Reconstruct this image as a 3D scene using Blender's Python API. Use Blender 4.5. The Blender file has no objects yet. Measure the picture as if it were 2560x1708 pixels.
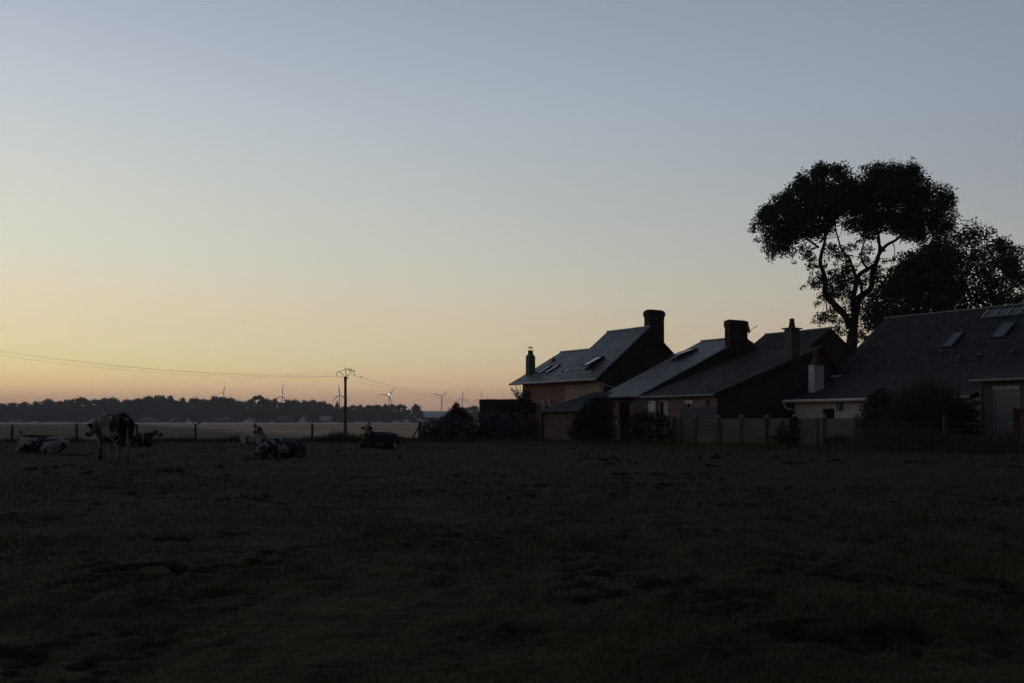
import bpy, bmesh, math, random
import numpy as np
from mathutils import Vector, Matrix
SC = bpy.context.scene
COL = SC.collection
R = math.radians

# ------------------------------------------------------------------ camera
CAM_H = 1.1
cam_data = bpy.data.cameras.new('camera')
cam = bpy.data.objects.new('camera', cam_data)
COL.objects.link(cam)
cam.location = (0, 0, CAM_H)
cam.rotation_euler = (math.pi / 2, 0, 0)
cam_data.lens = 35
cam_data.sensor_width = 36
cam_data.shift_y = 0.0797
cam_data.clip_start = 0.1
cam_data.clip_end = 40000
SC.camera = cam

# ------------------------------------------------------------------ dusk sky
SUN_AZ = R(-40)          # the sun has just set, left of the frame
world = bpy.data.worlds.new('World')
SC.world = world
world.use_nodes = True


def lin(c):
    return tuple((x / 255 / 12.92) if x / 255 <= 0.04045 else ((x / 255 + 0.055) / 1.055) ** 2.4 for x in c)


def build_sky():
    nt = world.node_tree
    N = nt.nodes
    L = nt.links
    bg = N['Background']
    tc = N.new('ShaderNodeTexCoord')
    sep = N.new('ShaderNodeSeparateXYZ')
    L.new(tc.outputs['Generated'], sep.inputs[0])

    def ramp(stops):
        r = N.new('ShaderNodeValToRGB')
        r.color_ramp.interpolation = 'LINEAR'
        el = r.color_ramp.elements
        while len(el) > 1:
            el.remove(el[-1])
        for i, (p, c) in enumerate(stops):
            e = el[0] if i == 0 else el.new(p)
            e.position = p
            e.color = (*[v * 0.7 for v in c], 1)
        L.new(sep.outputs['Z'], r.inputs[0])
        return r
    # measured evening sky, already allowing for what the low haze takes away near the horizon
    glow = ramp([(0.0, (0.70, 0.42, 0.27)), (0.01, (0.775, 0.456, 0.278)), (0.0207, (1.038, 0.635, 0.358)), (0.0279, (1.322, 0.838, 0.431)), (0.035, (1.331, 0.935, 0.451)),
                 (0.0457, (1.246, 0.961, 0.454)), (0.0546, (1.149, 0.969, 0.469)), (0.067, (1.055, 0.922, 0.507)), (0.0953, (0.975, 0.835, 0.54)), (0.1269, (0.90, 0.812, 0.595)),
                 (0.1615, (0.792, 0.805, 0.655)), (0.2289, (0.700, 0.730, 0.675)), (0.2931, (0.585, 0.642, 0.690)), (0.3536, (0.475, 0.535, 0.620)), (0.45, (0.32, 0.37, 0.455)), (0.6, (0.150, 0.195, 0.262)), (1.0, (0.072, 0.094, 0.132))])
    dim = ramp([(0.0, (0.50, 0.32, 0.24)), (0.0207, (0.68, 0.40, 0.29)), (0.035, (0.68, 0.374, 0.32)), (0.0546, (0.60, 0.39, 0.35)), (0.067, (0.56, 0.415, 0.37)), (0.0953, (0.475, 0.41, 0.345)),
                (0.1269, (0.410, 0.410, 0.375)), (0.1615, (0.355, 0.372, 0.385)), (0.2289, (0.275, 0.310, 0.370)), (0.2931, (0.248, 0.303, 0.383)), (0.3536, (0.222, 0.277, 0.358)),
                (0.45, (0.18, 0.23, 0.31)), (0.6, (0.095, 0.124, 0.176)), (1.0, (0.072, 0.094, 0.132))])
    far = ramp([(0.0, (0.030, 0.030, 0.038)), (0.1, (0.050, 0.048, 0.060)), (0.2, (0.066, 0.062, 0.076)), (0.4, (0.066, 0.074, 0.098)), (1.0, (0.072, 0.094, 0.132))])
    # angle from the sunset: cos of the azimuth difference
    d = N.new('ShaderNodeVectorMath')
    d.operation = 'DOT_PRODUCT'
    fl = N.new('ShaderNodeCombineXYZ')
    L.new(sep.outputs['X'], fl.inputs[0])
    L.new(sep.outputs['Y'], fl.inputs[1])
    nm = N.new('ShaderNodeVectorMath')
    nm.operation = 'NORMALIZE'
    L.new(fl.outputs[0], nm.inputs[0])
    L.new(nm.outputs[0], d.inputs[0])
    d.inputs[1].default_value = (math.sin(SUN_AZ), math.cos(SUN_AZ), 0)

    def rng(a, b):
        m = N.new('ShaderNodeMapRange')
        m.interpolation_type = 'SMOOTHSTEP'
        m.inputs[1].default_value = a
        m.inputs[2].default_value = b
        L.new(d.outputs['Value'], m.inputs[0])
        return m

    def mix(f, a, b):
        m = N.new('ShaderNodeMix')
        m.data_type = 'RGBA'
        if isinstance(f, float):
            m.inputs[0].default_value = f
        else:
            L.new(f, m.inputs[0])
        L.new(a, m.inputs[6])
        L.new(b, m.inputs[7])
        return m.outputs[2]
    ac = N.new('ShaderNodeMath')
    ac.operation = 'ARCCOSINE'
    L.new(d.outputs['Value'], ac.inputs[0])
    am = N.new('ShaderNodeMapRange')
    am.inputs[1].default_value = R(77)
    am.inputs[2].default_value = R(10)
    L.new(ac.outputs[0], am.inputs[0])
    c1 = mix(am.outputs[0], dim.outputs[0], glow.outputs[0])
    c2 = mix(rng(-0.7, 0.35).outputs[0], far.outputs[0], c1)
    sky = N.new('ShaderNodeTexSky')
    sky.sky_type = 'NISHITA'
    sky.sun_disc = False
    sky.sun_elevation = R(0.4)
    sky.sun_rotation = SUN_AZ
    sc_ = N.new('ShaderNodeVectorMath')
    sc_.operation = 'SCALE'
    sc_.inputs['Scale'].default_value = 0.12
    L.new(sky.outputs[0], sc_.inputs[0])
    L.new(mix(0.06, c2, sc_.outputs[0]), bg.inputs[0])
    bg.inputs[1].default_value = 1.48


build_sky()
SC.view_settings.view_transform = 'Standard'
SC.view_settings.look = 'None'
SC.view_settings.exposure = 0.0
SC.view_settings.gamma = 1.0
SC.cycles.use_denoising = True
SC.cycles.use_adaptive_sampling = True
SC.cycles.adaptive_threshold = 0.02
SC.cycles.max_bounces = 6
SC.cycles.volume_bounces = 1

# ------------------------------------------------------------------ helpers
F_PX = 2489.0            # 35 mm lens over the 2560 px wide photograph


def at(px, py, dist):
    """World point seen at a photo pixel, at a given distance ahead."""
    return Vector(((px - 1280) / F_PX * dist, dist, CAM_H + (1058 - py) / F_PX * dist))


def tag(o, label=None, cat=None, group=None, kind=None):
    if label:
        o['label'] = label
    if cat:
        o['category'] = cat
    if group:
        o['group'] = group
    if kind:
        o['kind'] = kind
    return o


def empty(name, loc=(0, 0, 0), rz=0.0, label=None, cat=None, group=None):
    o = bpy.data.objects.new(name, None)
    o.empty_display_size = 0.2
    COL.objects.link(o)
    o.location = loc
    o.rotation_euler = (0, 0, rz)
    return tag(o, label, cat, group)


def kids(o):
    return [c for c in bpy.data.objects if c.parent == o]


def copy_tree(o, parent=None):
    c = o.copy()
    COL.objects.link(c)
    if parent is not None:
        c.parent = parent
    for ch in kids(o):
        copy_tree(ch, c)
    return c


def mesh_obj(name, verts, faces, mats, parent=None, midx=None, smooth=False):
    me = bpy.data.meshes.new(name)
    me.from_pydata([tuple(v) for v in verts], [], faces)
    for m in (mats if isinstance(mats, (list, tuple)) else [mats]):
        me.materials.append(m)
    if midx is not None:
        me.polygons.foreach_set('material_index', midx)
    if smooth:
        me.polygons.foreach_set('use_smooth', [True] * len(me.polygons))
    me.update()
    o = bpy.data.objects.new(name, me)
    COL.objects.link(o)
    if parent is not None:
        o.parent = parent
    return o


def np_obj(name, V, Fq, mats, parent=None, smooth=False, attrs=None, midx=None):
    """Fast mesh from numpy arrays; Fq is (n,3) or (n,4)."""
    me = bpy.data.meshes.new(name)
    n, k = Fq.shape
    me.vertices.add(len(V))
    me.vertices.foreach_set('co', np.ascontiguousarray(V, dtype=np.float32).ravel())
    me.loops.add(n * k)
    me.loops.foreach_set('vertex_index', np.ascontiguousarray(Fq, dtype=np.int32).ravel())
    me.polygons.add(n)
    me.polygons.foreach_set('loop_start', np.arange(0, n * k, k, dtype=np.int32))
    for m in (mats if isinstance(mats, (list, tuple)) else [mats]):
        me.materials.append(m)
    if midx is not None:
        me.polygons.foreach_set('material_index', np.ascontiguousarray(midx, dtype=np.int32))
    if smooth:
        me.polygons.foreach_set('use_smooth', np.ones(n, dtype=bool))
    for an, av in (attrs or {}).items():
        a = me.attributes.new(an, 'FLOAT', 'POINT')
        a.data.foreach_set('value', np.ascontiguousarray(av, dtype=np.float32))
    me.update(calc_edges=True)
    me.validate()
    o = bpy.data.objects.new(name, me)
    COL.objects.link(o)
    if parent is not None:
        o.parent = parent
    return o


class MB:
    """Collects shapes and links them as one mesh object."""

    def __init__(self):
        self.v = []
        self.f = []
        self.m = []

    def face(self, pts, m=0):
        b = len(self.v)
        self.v += [tuple(p) for p in pts]
        self.f.append(tuple(range(b, b + len(pts))))
        self.m.append(m)

    def raw(self, pts, faces, m=0):
        b = len(self.v)
        self.v += [tuple(p) for p in pts]
        for f in faces:
            self.f.append(tuple(b + i for i in f))
            self.m.append(m)

    def box(self, x0, x1, y0, y1, z0, z1, m=0, top=1.0):
        cx, cy = (x0 + x1) / 2, (y0 + y1) / 2
        hx, hy = (x1 - x0) / 2, (y1 - y0) / 2
        p = [(x0, y0, z0), (x1, y0, z0), (x1, y1, z0), (x0, y1, z0)]
        p += [(cx + sx * hx * top, cy + sy * hy * top, z1) for sx, sy in ((-1, -1), (1, -1), (1, 1), (-1, 1))]
        self.raw(p, [(3, 2, 1, 0), (4, 5, 6, 7), (0, 1, 5, 4), (1, 2, 6, 5), (2, 3, 7, 6), (3, 0, 4, 7)], m)

    def prism(self, prof, u0, u1, m=0):
        """Extrude a (y, z) outline along x."""
        n = len(prof)
        p = [(u0, y, z) for y, z in prof] + [(u1, y, z) for y, z in prof]
        f = [tuple(range(n))[::-1], tuple(range(n, 2 * n))]
        f += [(i, (i + 1) % n, n + (i + 1) % n, n + i) for i in range(n)]
        self.raw(p, f, m)

    def slab(self, line, u0, u1, th, m=0):
        """Roof covering: a (y, z) polyline given thickness downwards."""
        prof = list(line) + [(y, z - th) for y, z in reversed(line)]
        self.prism(prof, u0, u1, m)

    def tube(self, pts, rad, n=8, m=0, cap=True):
        pts = [Vector(p) for p in pts]
        if not isinstance(rad, (list, tuple)):
            rad = [rad] * len(pts)
        b = len(self.v)
        up = None
        for i, p in enumerate(pts):
            d = (pts[min(i + 1, len(pts) - 1)] - pts[max(i - 1, 0)])
            if d.length < 1e-9:
                d = Vector((0, 0, 1))
            d.normalize()
            if up is None:
                up = Vector((1, 0, 0)) if abs(d.z) > 0.9 else Vector((0, 0, 1))
            s = d.cross(up)
            if s.length < 1e-6:
                s = d.cross(Vector((0, 1, 0)))
            s.normalize()
            up = s.cross(d).normalized()
            for k in range(n):
                a = 2 * math.pi * k / n
                self.v.append(tuple(p + (s * math.cos(a) + up * math.sin(a)) * rad[i]))
        for i in range(len(pts) - 1):
            for k in range(n):
                k2 = (k + 1) % n
                self.f.append((b + i * n + k, b + i * n + k2, b + (i + 1) * n + k2, b + (i + 1) * n + k))
                self.m.append(m)
        if cap:
            self.f.append(tuple(b + k for k in range(n))[::-1])
            self.m.append(m)
            e = b + (len(pts) - 1) * n
            self.f.append(tuple(e + k for k in range(n)))
            self.m.append(m)

    def lathe(self, prof, cx, cy, n=14, m=0):
        """(radius, z) outline turned about a vertical axis."""
        self.tube([(cx, cy, z + i * 1e-5) for i, (r, z) in enumerate(prof)], [max(r, 1e-3) for r, z in prof], n, m)

    def ball(self, c, r, n=8, m=0, s=(1, 1, 1)):
        k = max(4, n // 2)
        b = len(self.v)
        for i in range(k + 1):
            t = math.pi * i / k
            for j in range(n):
                a = 2 * math.pi * j / n
                self.v.append((c[0] + r * s[0] * math.sin(t) * math.cos(a), c[1] + r * s[1] * math.sin(t) * math.sin(a), c[2] + r * s[2] * math.cos(t)))
        for i in range(k):
            for j in range(n):
                j2 = (j + 1) % n
                self.f.append((b + i * n + j, b + (i + 1) * n + j, b + (i + 1) * n + j2, b + i * n + j2))
                self.m.append(m)

    def build(self, name, mats, parent=None, smooth=False):
        o = mesh_obj(name, self.v, self.f, mats, parent, self.m, smooth)
        bm = bmesh.new()
        bm.from_mesh(o.data)
        bmesh.ops.recalc_face_normals(bm, faces=bm.faces)
        bm.to_mesh(o.data)
        bm.free()
        return o


# ------------------------------------------------------------------ value noise (terrain and coats)
def vnoise2(x, y, seed=0):
    r = np.random.RandomState(seed)
    T = r.rand(256, 256).astype(np.float32)
    xi = np.floor(x).astype(np.int64)
    yi = np.floor(y).astype(np.int64)
    fx = x - xi
    fy = y - yi
    fx = fx * fx * (3 - 2 * fx)
    fy = fy * fy * (3 - 2 * fy)
    a = T[xi % 256, yi % 256]
    b = T[(xi + 1) % 256, yi % 256]
    c = T[xi % 256, (yi + 1) % 256]
    d = T[(xi + 1) % 256, (yi + 1) % 256]
    return (a * (1 - fx) + b * fx) * (1 - fy) + (c * (1 - fx) + d * fx) * fy


def fbm2(x, y, seed=0, o=4):
    s = 0
    amp = 0.5
    for i in range(o):
        s = s + amp * vnoise2(x * 2 ** i, y * 2 ** i, seed + i)
        amp *= 0.5
    return s


def terrain(y):
    """Height of the land at a distance: level pasture, a shallow dip, a far rise."""
    xs = [0, 57, 75, 130, 470, 800, 1250, 4500, 9000]
    zs = [0, 0, -0.06, -0.60, 0.15, 0.92, 0.95, 56.0, 56.0]
    return np.interp(y, xs, zs)


# ------------------------------------------------------------------ materials
def new_mat(name, base, rough=0.8, spec=0.3):
    m = bpy.data.materials.new(name)
    m.use_nodes = True
    b = m.node_tree.nodes['Principled BSDF']
    b.inputs['Base Color'].default_value = (*base, 1)
    b.inputs['Roughness'].default_value = rough
    b.inputs['Specular IOR Level'].default_value = spec
    return m, m.node_tree, b


def noise_node(nt, scale, detail=4, coord='Object', rough=0.6, stretch=None):
    tc = nt.nodes.new('ShaderNodeTexCoord')
    n = nt.nodes.new('ShaderNodeTexNoise')
    n.inputs['Scale'].default_value = scale
    n.inputs['Detail'].default_value = detail
    n.inputs['Roughness'].default_value = rough
    src = tc.outputs[coord]
    if stretch:
        mp = nt.nodes.new('ShaderNodeMapping')
        mp.inputs['Scale'].default_value = stretch
        nt.links.new(src, mp.inputs[0])
        src = mp.outputs[0]
    nt.links.new(src, n.inputs['Vector'])
    return n


def ramp_node(nt, src, stops):
    r = nt.nodes.new('ShaderNodeValToRGB')
    el = r.color_ramp.elements
    while len(el) > 1:
        el.remove(el[-1])
    for i, (p, c) in enumerate(stops):
        e = el[0] if i == 0 else el.new(p)
        e.position = p
        e.color = (*c, 1)
    nt.links.new(src, r.inputs[0])
    return r


def bump_node(nt, b, src, strength=0.4, dist=0.02, prev=None):
    n = nt.nodes.new('ShaderNodeBump')
    n.inputs['Strength'].default_value = strength
    n.inputs['Distance'].default_value = dist
    nt.links.new(src, n.inputs['Height'])
    if prev is not None:
        nt.links.new(prev, n.inputs['Normal'])
    nt.links.new(n.outputs[0], b.inputs['Normal'])
    return n.outputs[0]


def mix_node(nt, fac, a, b, mode='MIX'):
    m = nt.nodes.new('ShaderNodeMix')
    m.data_type = 'RGBA'
    m.blend_type = mode
    for sock, val in ((0, fac), (6, a), (7, b)):
        if isinstance(val, (int, float)):
            m.inputs[sock].default_value = val
        elif isinstance(val, tuple):
            m.inputs[sock].default_value = (*val, 1)
        else:
            nt.links.new(val, m.inputs[sock])
    return m.outputs[2]


def weathered(name, c1, c2, scale=3.0, rough=0.85, spec=0.25, bump=0.3, stretch=None, detail=5, lo=0.3, hi=0.7):
    m, nt, b = new_mat(name, c1, rough, spec)
    n = noise_node(nt, scale, detail, stretch=stretch)
    r = ramp_node(nt, n.outputs['Fac'], [(lo, c1), (hi, c2)])
    nt.links.new(r.outputs[0], b.inputs['Base Color'])
    if bump:
        n2 = noise_node(nt, scale * 8, 3, stretch=stretch)
        bump_node(nt, b, n2.outputs['Fac'], bump, 0.02)
    return m


def wall_coord(nt):
    """(x + y, z) so that bricks run level along either wall of a house."""
    tc = nt.nodes.new('ShaderNodeTexCoord')
    s = nt.nodes.new('ShaderNodeSeparateXYZ')
    nt.links.new(tc.outputs['Object'], s.inputs[0])
    a = nt.nodes.new('ShaderNodeMath')
    nt.links.new(s.outputs['X'], a.inputs[0])
    nt.links.new(s.outputs['Y'], a.inputs[1])
    c = nt.nodes.new('ShaderNodeCombineXYZ')
    nt.links.new(a.outputs[0], c.inputs[0])
    nt.links.new(s.outputs['Z'], c.inputs[1])
    return c.outputs[0]


def brick_mat(name, c1, c2, mortar, bw=0.24, bh=0.075, joint=0.012, worn=0.35, tint=None, course=False):
    m, nt, b = new_mat(name, c1, 0.9, 0.2)
    co = wall_coord(nt)
    # uneven courses: bend the coordinate a little
    nn = nt.nodes.new('ShaderNodeTexNoise')
    nn.inputs['Scale'].default_value = 1.3
    nn.inputs['Detail'].default_value = 2
    nt.links.new(co, nn.inputs['Vector'])
    off = nt.nodes.new('ShaderNodeVectorMath')
    off.operation = 'MULTIPLY_ADD'
    nt.links.new(nn.outputs['Color'], off.inputs[0])
    off.inputs[1].default_value = (0.03, 0.035, 0)
    nt.links.new(co, off.inputs[2])
    br = nt.nodes.new('ShaderNodeTexBrick')
    br.inputs['Scale'].default_value = 1.0
    br.inputs['Brick Width'].default_value = bw
    br.inputs['Row Height'].default_value = bh
    br.inputs['Mortar Size'].default_value = joint
    br.inputs['Mortar Smooth'].default_value = 0.3
    br.inputs['Bias'].default_value = 0.0
    br.inputs['Color1'].default_value = (*c1, 1)
    br.inputs['Color2'].default_value = (*c2, 1)
    br.inputs['Mortar'].default_value = (*mortar, 1)
    nt.links.new(off.outputs[0], br.inputs['Vector'])
    n = nt.nodes.new('ShaderNodeTexNoise')
    n.inputs['Scale'].default_value = 0.9
    n.inputs['Detail'].default_value = 6
    nt.links.new(co, n.inputs['Vector'])
    r = ramp_node(nt, n.outputs['Fac'], [(0.35, (1, 1, 1)), (0.7, (1 - worn, 1 - worn, 1 - worn * 0.9))])
    col = mix_node(nt, 1.0, br.outputs['Color'], r.outputs[0], 'MULTIPLY')
    n2 = nt.nodes.new('ShaderNodeTexNoise')
    n2.inputs['Scale'].default_value = 14
    n2.inputs['Detail'].default_value = 3
    nt.links.new(co, n2.inputs['Vector'])
    r2 = ramp_node(nt, n2.outputs['Fac'], [(0.3, (0.75, 0.75, 0.75)), (0.7, (1.15, 1.12, 1.1))])
    col = mix_node(nt, 1.0, col, r2.outputs[0], 'MULTIPLY')
    nt.links.new(col, b.inputs['Base Color'])
    p = bump_node(nt, b, br.outputs['Fac'], -0.5, 0.012)
    bump_node(nt, b, n2.outputs['Fac'], 0.4, 0.01, p)
    return m


def slate_mat(name, c1, c2, moss, moss_amt=0.45, rough=0.5, spec=0.45, row=0.11):
    m, nt, b = new_mat(name, c1, rough, spec)
    tc = nt.nodes.new('ShaderNodeTexCoord')
    mp = nt.nodes.new('ShaderNodeMapping')
    mp.inputs['Scale'].default_value = (1, 1.12, 1)
    nt.links.new(tc.outputs['Object'], mp.inputs[0])
    br = nt.nodes.new('ShaderNodeTexBrick')
    br.inputs['Scale'].default_value = 1.0
    br.inputs['Brick Width'].default_value = 7.0
    br.inputs['Row Height'].default_value = row
    br.inputs['Mortar Size'].default_value = row * 0.10
    br.inputs['Mortar Smooth'].default_value = 0.6
    br.inputs['Color1'].default_value = (*c1, 1)
    br.inputs['Color2'].default_value = (*c2, 1)
    br.inputs['Mortar'].default_value = (c1[0] * 0.35, c1[1] * 0.35, c1[2] * 0.35, 1)
    nt.links.new(mp.outputs[0], br.inputs['Vector'])
    n = noise_node(nt, 0.9, 7, stretch=(1, 0.7, 1))
    r = ramp_node(nt, n.outputs['Fac'], [(moss_amt, (0, 0, 0)), (moss_amt + 0.2, (1, 1, 1))])
    col = mix_node(nt, r.outputs[0], br.outputs['Color'], moss)
    n2 = noise_node(nt, 9, 4, stretch=(1, 2.5, 1))
    r2 = ramp_node(nt, n2.outputs['Fac'], [(0.3, (0.5, 0.5, 0.5)), (0.7, (1.45, 1.45, 1.45))])
    col = mix_node(nt, 1.0, col, r2.outputs[0], 'MULTIPLY')
    nt.links.new(col, b.inputs['Base Color'])
    n3 = noise_node(nt, 2.2, 6, stretch=(1.6, 0.45, 1))
    ad = nt.nodes.new('ShaderNodeMath')
    ad.operation = 'MULTIPLY'
    nt.links.new(n2.outputs['Fac'], ad.inputs[0])
    nt.links.new(n3.outputs['Fac'], ad.inputs[1])
    sp = nt.nodes.new('ShaderNodeMapRange')
    sp.inputs[1].default_value = 0.14
    sp.inputs[2].default_value = 0.36
    sp.inputs[3].default_value = spec * 0.15
    sp.inputs[4].default_value = spec * 1.9
    nt.links.new(ad.outputs[0], sp.inputs[0])
    lines = nt.nodes.new('ShaderNodeMath')
    lines.operation = 'SUBTRACT'
    lines.inputs[0].default_value = 1.0
    nt.links.new(br.outputs['Fac'], lines.inputs[1])
    sl = nt.nodes.new('ShaderNodeMath')
    sl.operation = 'MULTIPLY'
    nt.links.new(sp.outputs[0], sl.inputs[0])
    nt.links.new(lines.outputs[0], sl.inputs[1])
    nt.links.new(sl.outputs[0], b.inputs['Specular IOR Level'])
    rr = ramp_node(nt, n2.outputs['Fac'], [(0.3, (rough + 0.2,) * 3), (0.7, (rough - 0.05,) * 3)])
    nt.links.new(rr.outputs[0], b.inputs['Roughness'])
    p = bump_node(nt, b, br.outputs['Fac'], -1.0, 0.03)
    bump_node(nt, b, n2.outputs['Fac'], 0.6, 0.03, p)
    return m


def foliage_mat(name, c1, c2, trans=0.15):
    m, nt, b = new_mat(name, c1, 0.75, 0.15)
    g = nt.nodes.new('ShaderNodeNewGeometry')
    r = ramp_node(nt, g.outputs['Random Per Island'], [(0.0, c1), (1.0, c2)])
    nt.links.new(r.outputs[0], b.inputs['Base Color'])
    t = nt.nodes.new('ShaderNodeBsdfTranslucent')
    nt.links.new(r.outputs[0], t.inputs[0])
    mx = nt.nodes.new('ShaderNodeMixShader')
    mx.inputs[0].default_value = trans
    out = nt.nodes['Material Output']
    nt.links.new(b.outputs[0], mx.inputs[1])
    nt.links.new(t.outputs[0], mx.inputs[2])
    nt.links.new(mx.outputs[0], out.inputs[0])
    return m


M = {}
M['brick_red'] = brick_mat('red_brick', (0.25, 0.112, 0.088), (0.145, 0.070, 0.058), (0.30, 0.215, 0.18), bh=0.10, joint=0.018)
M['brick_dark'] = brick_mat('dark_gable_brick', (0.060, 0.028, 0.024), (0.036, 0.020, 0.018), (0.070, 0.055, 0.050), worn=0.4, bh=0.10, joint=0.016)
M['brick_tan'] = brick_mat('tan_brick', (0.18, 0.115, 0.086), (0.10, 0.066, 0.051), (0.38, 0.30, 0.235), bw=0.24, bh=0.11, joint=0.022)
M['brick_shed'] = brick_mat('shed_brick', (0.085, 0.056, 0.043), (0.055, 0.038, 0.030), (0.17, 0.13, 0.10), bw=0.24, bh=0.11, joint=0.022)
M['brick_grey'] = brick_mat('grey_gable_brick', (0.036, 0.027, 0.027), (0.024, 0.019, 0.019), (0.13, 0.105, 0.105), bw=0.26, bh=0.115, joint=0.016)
M['brick_worn'] = brick_mat('worn_pale_brick', (0.34, 0.28, 0.22), (0.28, 0.23, 0.18), (0.33, 0.275, 0.22), worn=0.25)
M['slate_pale'] = slate_mat('weathered_slate', (0.105, 0.104, 0.112), (0.062, 0.062, 0.068), (0.058, 0.049, 0.036), 0.50, 0.40, 0.6, row=0.15)
M['slate_moss'] = slate_mat('mossy_slate', (0.032, 0.031, 0.032), (0.020, 0.020, 0.021), (0.034, 0.029, 0.016), 0.42, 0.66, 0.18, row=0.15)
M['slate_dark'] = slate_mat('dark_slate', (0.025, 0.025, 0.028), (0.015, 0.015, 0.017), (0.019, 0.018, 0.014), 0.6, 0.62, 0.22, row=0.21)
M['zinc'] = weathered('zinc_gutter', (0.26, 0.26, 0.26), (0.36, 0.36, 0.35), 2, 0.5, 0.4, 0.1)
M['gutter_dark'] = weathered('grey_gutter', (0.13, 0.125, 0.12), (0.20, 0.19, 0.18), 2, 0.55, 0.4, 0.1)
M['white_paint'] = weathered('white_paint', (0.36, 0.355, 0.34), (0.46, 0.455, 0.44), 2.5, 0.6, 0.3, 0.05)
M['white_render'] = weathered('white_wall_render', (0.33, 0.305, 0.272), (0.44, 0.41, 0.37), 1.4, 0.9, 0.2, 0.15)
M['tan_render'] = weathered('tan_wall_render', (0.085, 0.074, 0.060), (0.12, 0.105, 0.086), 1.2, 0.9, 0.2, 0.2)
M['grey_render'] = weathered('grey_chimney_render', (0.07, 0.066, 0.057), (0.10, 0.096, 0.082), 2.2, 0.9, 0.2, 0.25)
M['dark_render'] = weathered('dark_chimney_render', (0.085, 0.085, 0.08), (0.125, 0.12, 0.11), 2.2, 0.9, 0.2, 0.25)
M['terracotta'] = weathered('terracotta', (0.095, 0.036, 0.024), (0.065, 0.027, 0.020), 4, 0.8, 0.25, 0.2)
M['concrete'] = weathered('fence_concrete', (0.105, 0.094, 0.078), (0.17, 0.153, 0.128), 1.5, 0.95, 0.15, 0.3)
M['concrete_dark'] = weathered('post_concrete', (0.055, 0.050, 0.043), (0.085, 0.078, 0.066), 2.5, 0.95, 0.15, 0.3)
M['cap_concrete'] = weathered('cap_concrete', (0.15, 0.142, 0.13), (0.20, 0.19, 0.175), 4, 0.95, 0.15, 0.2)
M['wood_post'] = weathered('fence_wood', (0.050, 0.042, 0.034), (0.082, 0.070, 0.056), 3, 0.95, 0.1, 0.5, stretch=(6, 6, 0.7))
M['wood_dark'] = weathered('dark_timber', (0.028, 0.024, 0.022), (0.042, 0.036, 0.031), 4, 0.9, 0.15, 0.3, stretch=(4, 4, 0.6))
M['metal_dark'] = weathered('dark_roof_metal', (0.036, 0.038, 0.046), (0.05, 0.052, 0.06), 2, 0.5, 0.4, 0.1)
M['sheet_grey'] = weathered('painted_sheet', (0.075, 0.078, 0.085), (0.09, 0.093, 0.10), 1.2, 0.6, 0.3, 0.05)
M['steel'] = weathered('galvanised_steel', (0.20, 0.20, 0.20), (0.28, 0.28, 0.28), 5, 0.5, 0.4, 0.1)
M['wire'] = new_mat('fence_wire', (0.10, 0.10, 0.10), 0.5, 0.4)[0]
M['porcelain'] = new_mat('white_insulator', (0.65, 0.65, 0.65), 0.3, 0.5)[0]
M['white_frame'] = weathered('white_window_frame', (0.58, 0.57, 0.55), (0.68, 0.67, 0.65), 2, 0.5, 0.4, 0.03)
M['frame_dark'] = new_mat('dark_window_frame', (0.03, 0.03, 0.033), 0.5, 0.4)[0]
M['glass'] = new_mat('window_glass', (0.012, 0.012, 0.014), 0.06, 0.6)[0]
M['interior'] = new_mat('dark_interior', (0.010, 0.010, 0.010), 0.9, 0.1)[0]
M['shutter_metal'] = weathered('roller_shutter_metal', (0.15, 0.145, 0.14), (0.19, 0.185, 0.18), 3, 0.45, 0.4, 0.05)
M['rust'] = weathered('rusty_sheet', (0.085, 0.04, 0.024), (0.055, 0.028, 0.02), 2, 0.9, 0.2, 0.4)

# ------------------------------------------------------------------ the land
def pasture_mat():
    m, nt, b = new_mat('pasture_turf', (0.03, 0.03, 0.018), 0.95, 0.07)
    n = noise_node(nt, 1.7, 6)
    r = ramp_node(nt, n.outputs['Fac'], [(0.3, (0.023, 0.020, 0.007)), (0.52, (0.035, 0.029, 0.011)), (0.72, (0.054, 0.041, 0.018))])
    n2 = noise_node(nt, 28, 4)
    r2 = ramp_node(nt, n2.outputs['Fac'], [(0.3, (0.55, 0.55, 0.55)), (0.7, (1.35, 1.35, 1.3))])
    col = mix_node(nt, 1.0, r.outputs[0], r2.outputs[0], 'MULTIPLY')
    a = nt.nodes.new('ShaderNodeAttribute')
    a.attribute_name = 'mud'
    col = mix_node(nt, a.outputs['Fac'], col, (0.014, 0.011, 0.007))
    nt.links.new(col, b.inputs['Base Color'])
    bump_node(nt, b, n2.outputs['Fac'], 0.8, 0.03)
    return m


M['pasture'] = pasture_mat()


def mud_at(x, y):
    """Trodden bare soil: small ragged patches, gathered in loose drifts."""
    a = fbm2(x * 1.15 + 11.3, y * 0.95 + 4.1, 3, 5)
    c = fbm2(x * 0.17 + 3, y * 0.15 + 7, 9, 2)
    ragged = fbm2(x * 6.5 + 1.7, y * 5.0 + 2.2, 15, 3)
    return np.clip((a - 0.60 - 0.32 * (0.42 - c)) / 0.09, 0, 1) * np.clip((ragged - 0.36) / 0.10, 0, 1)


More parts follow.
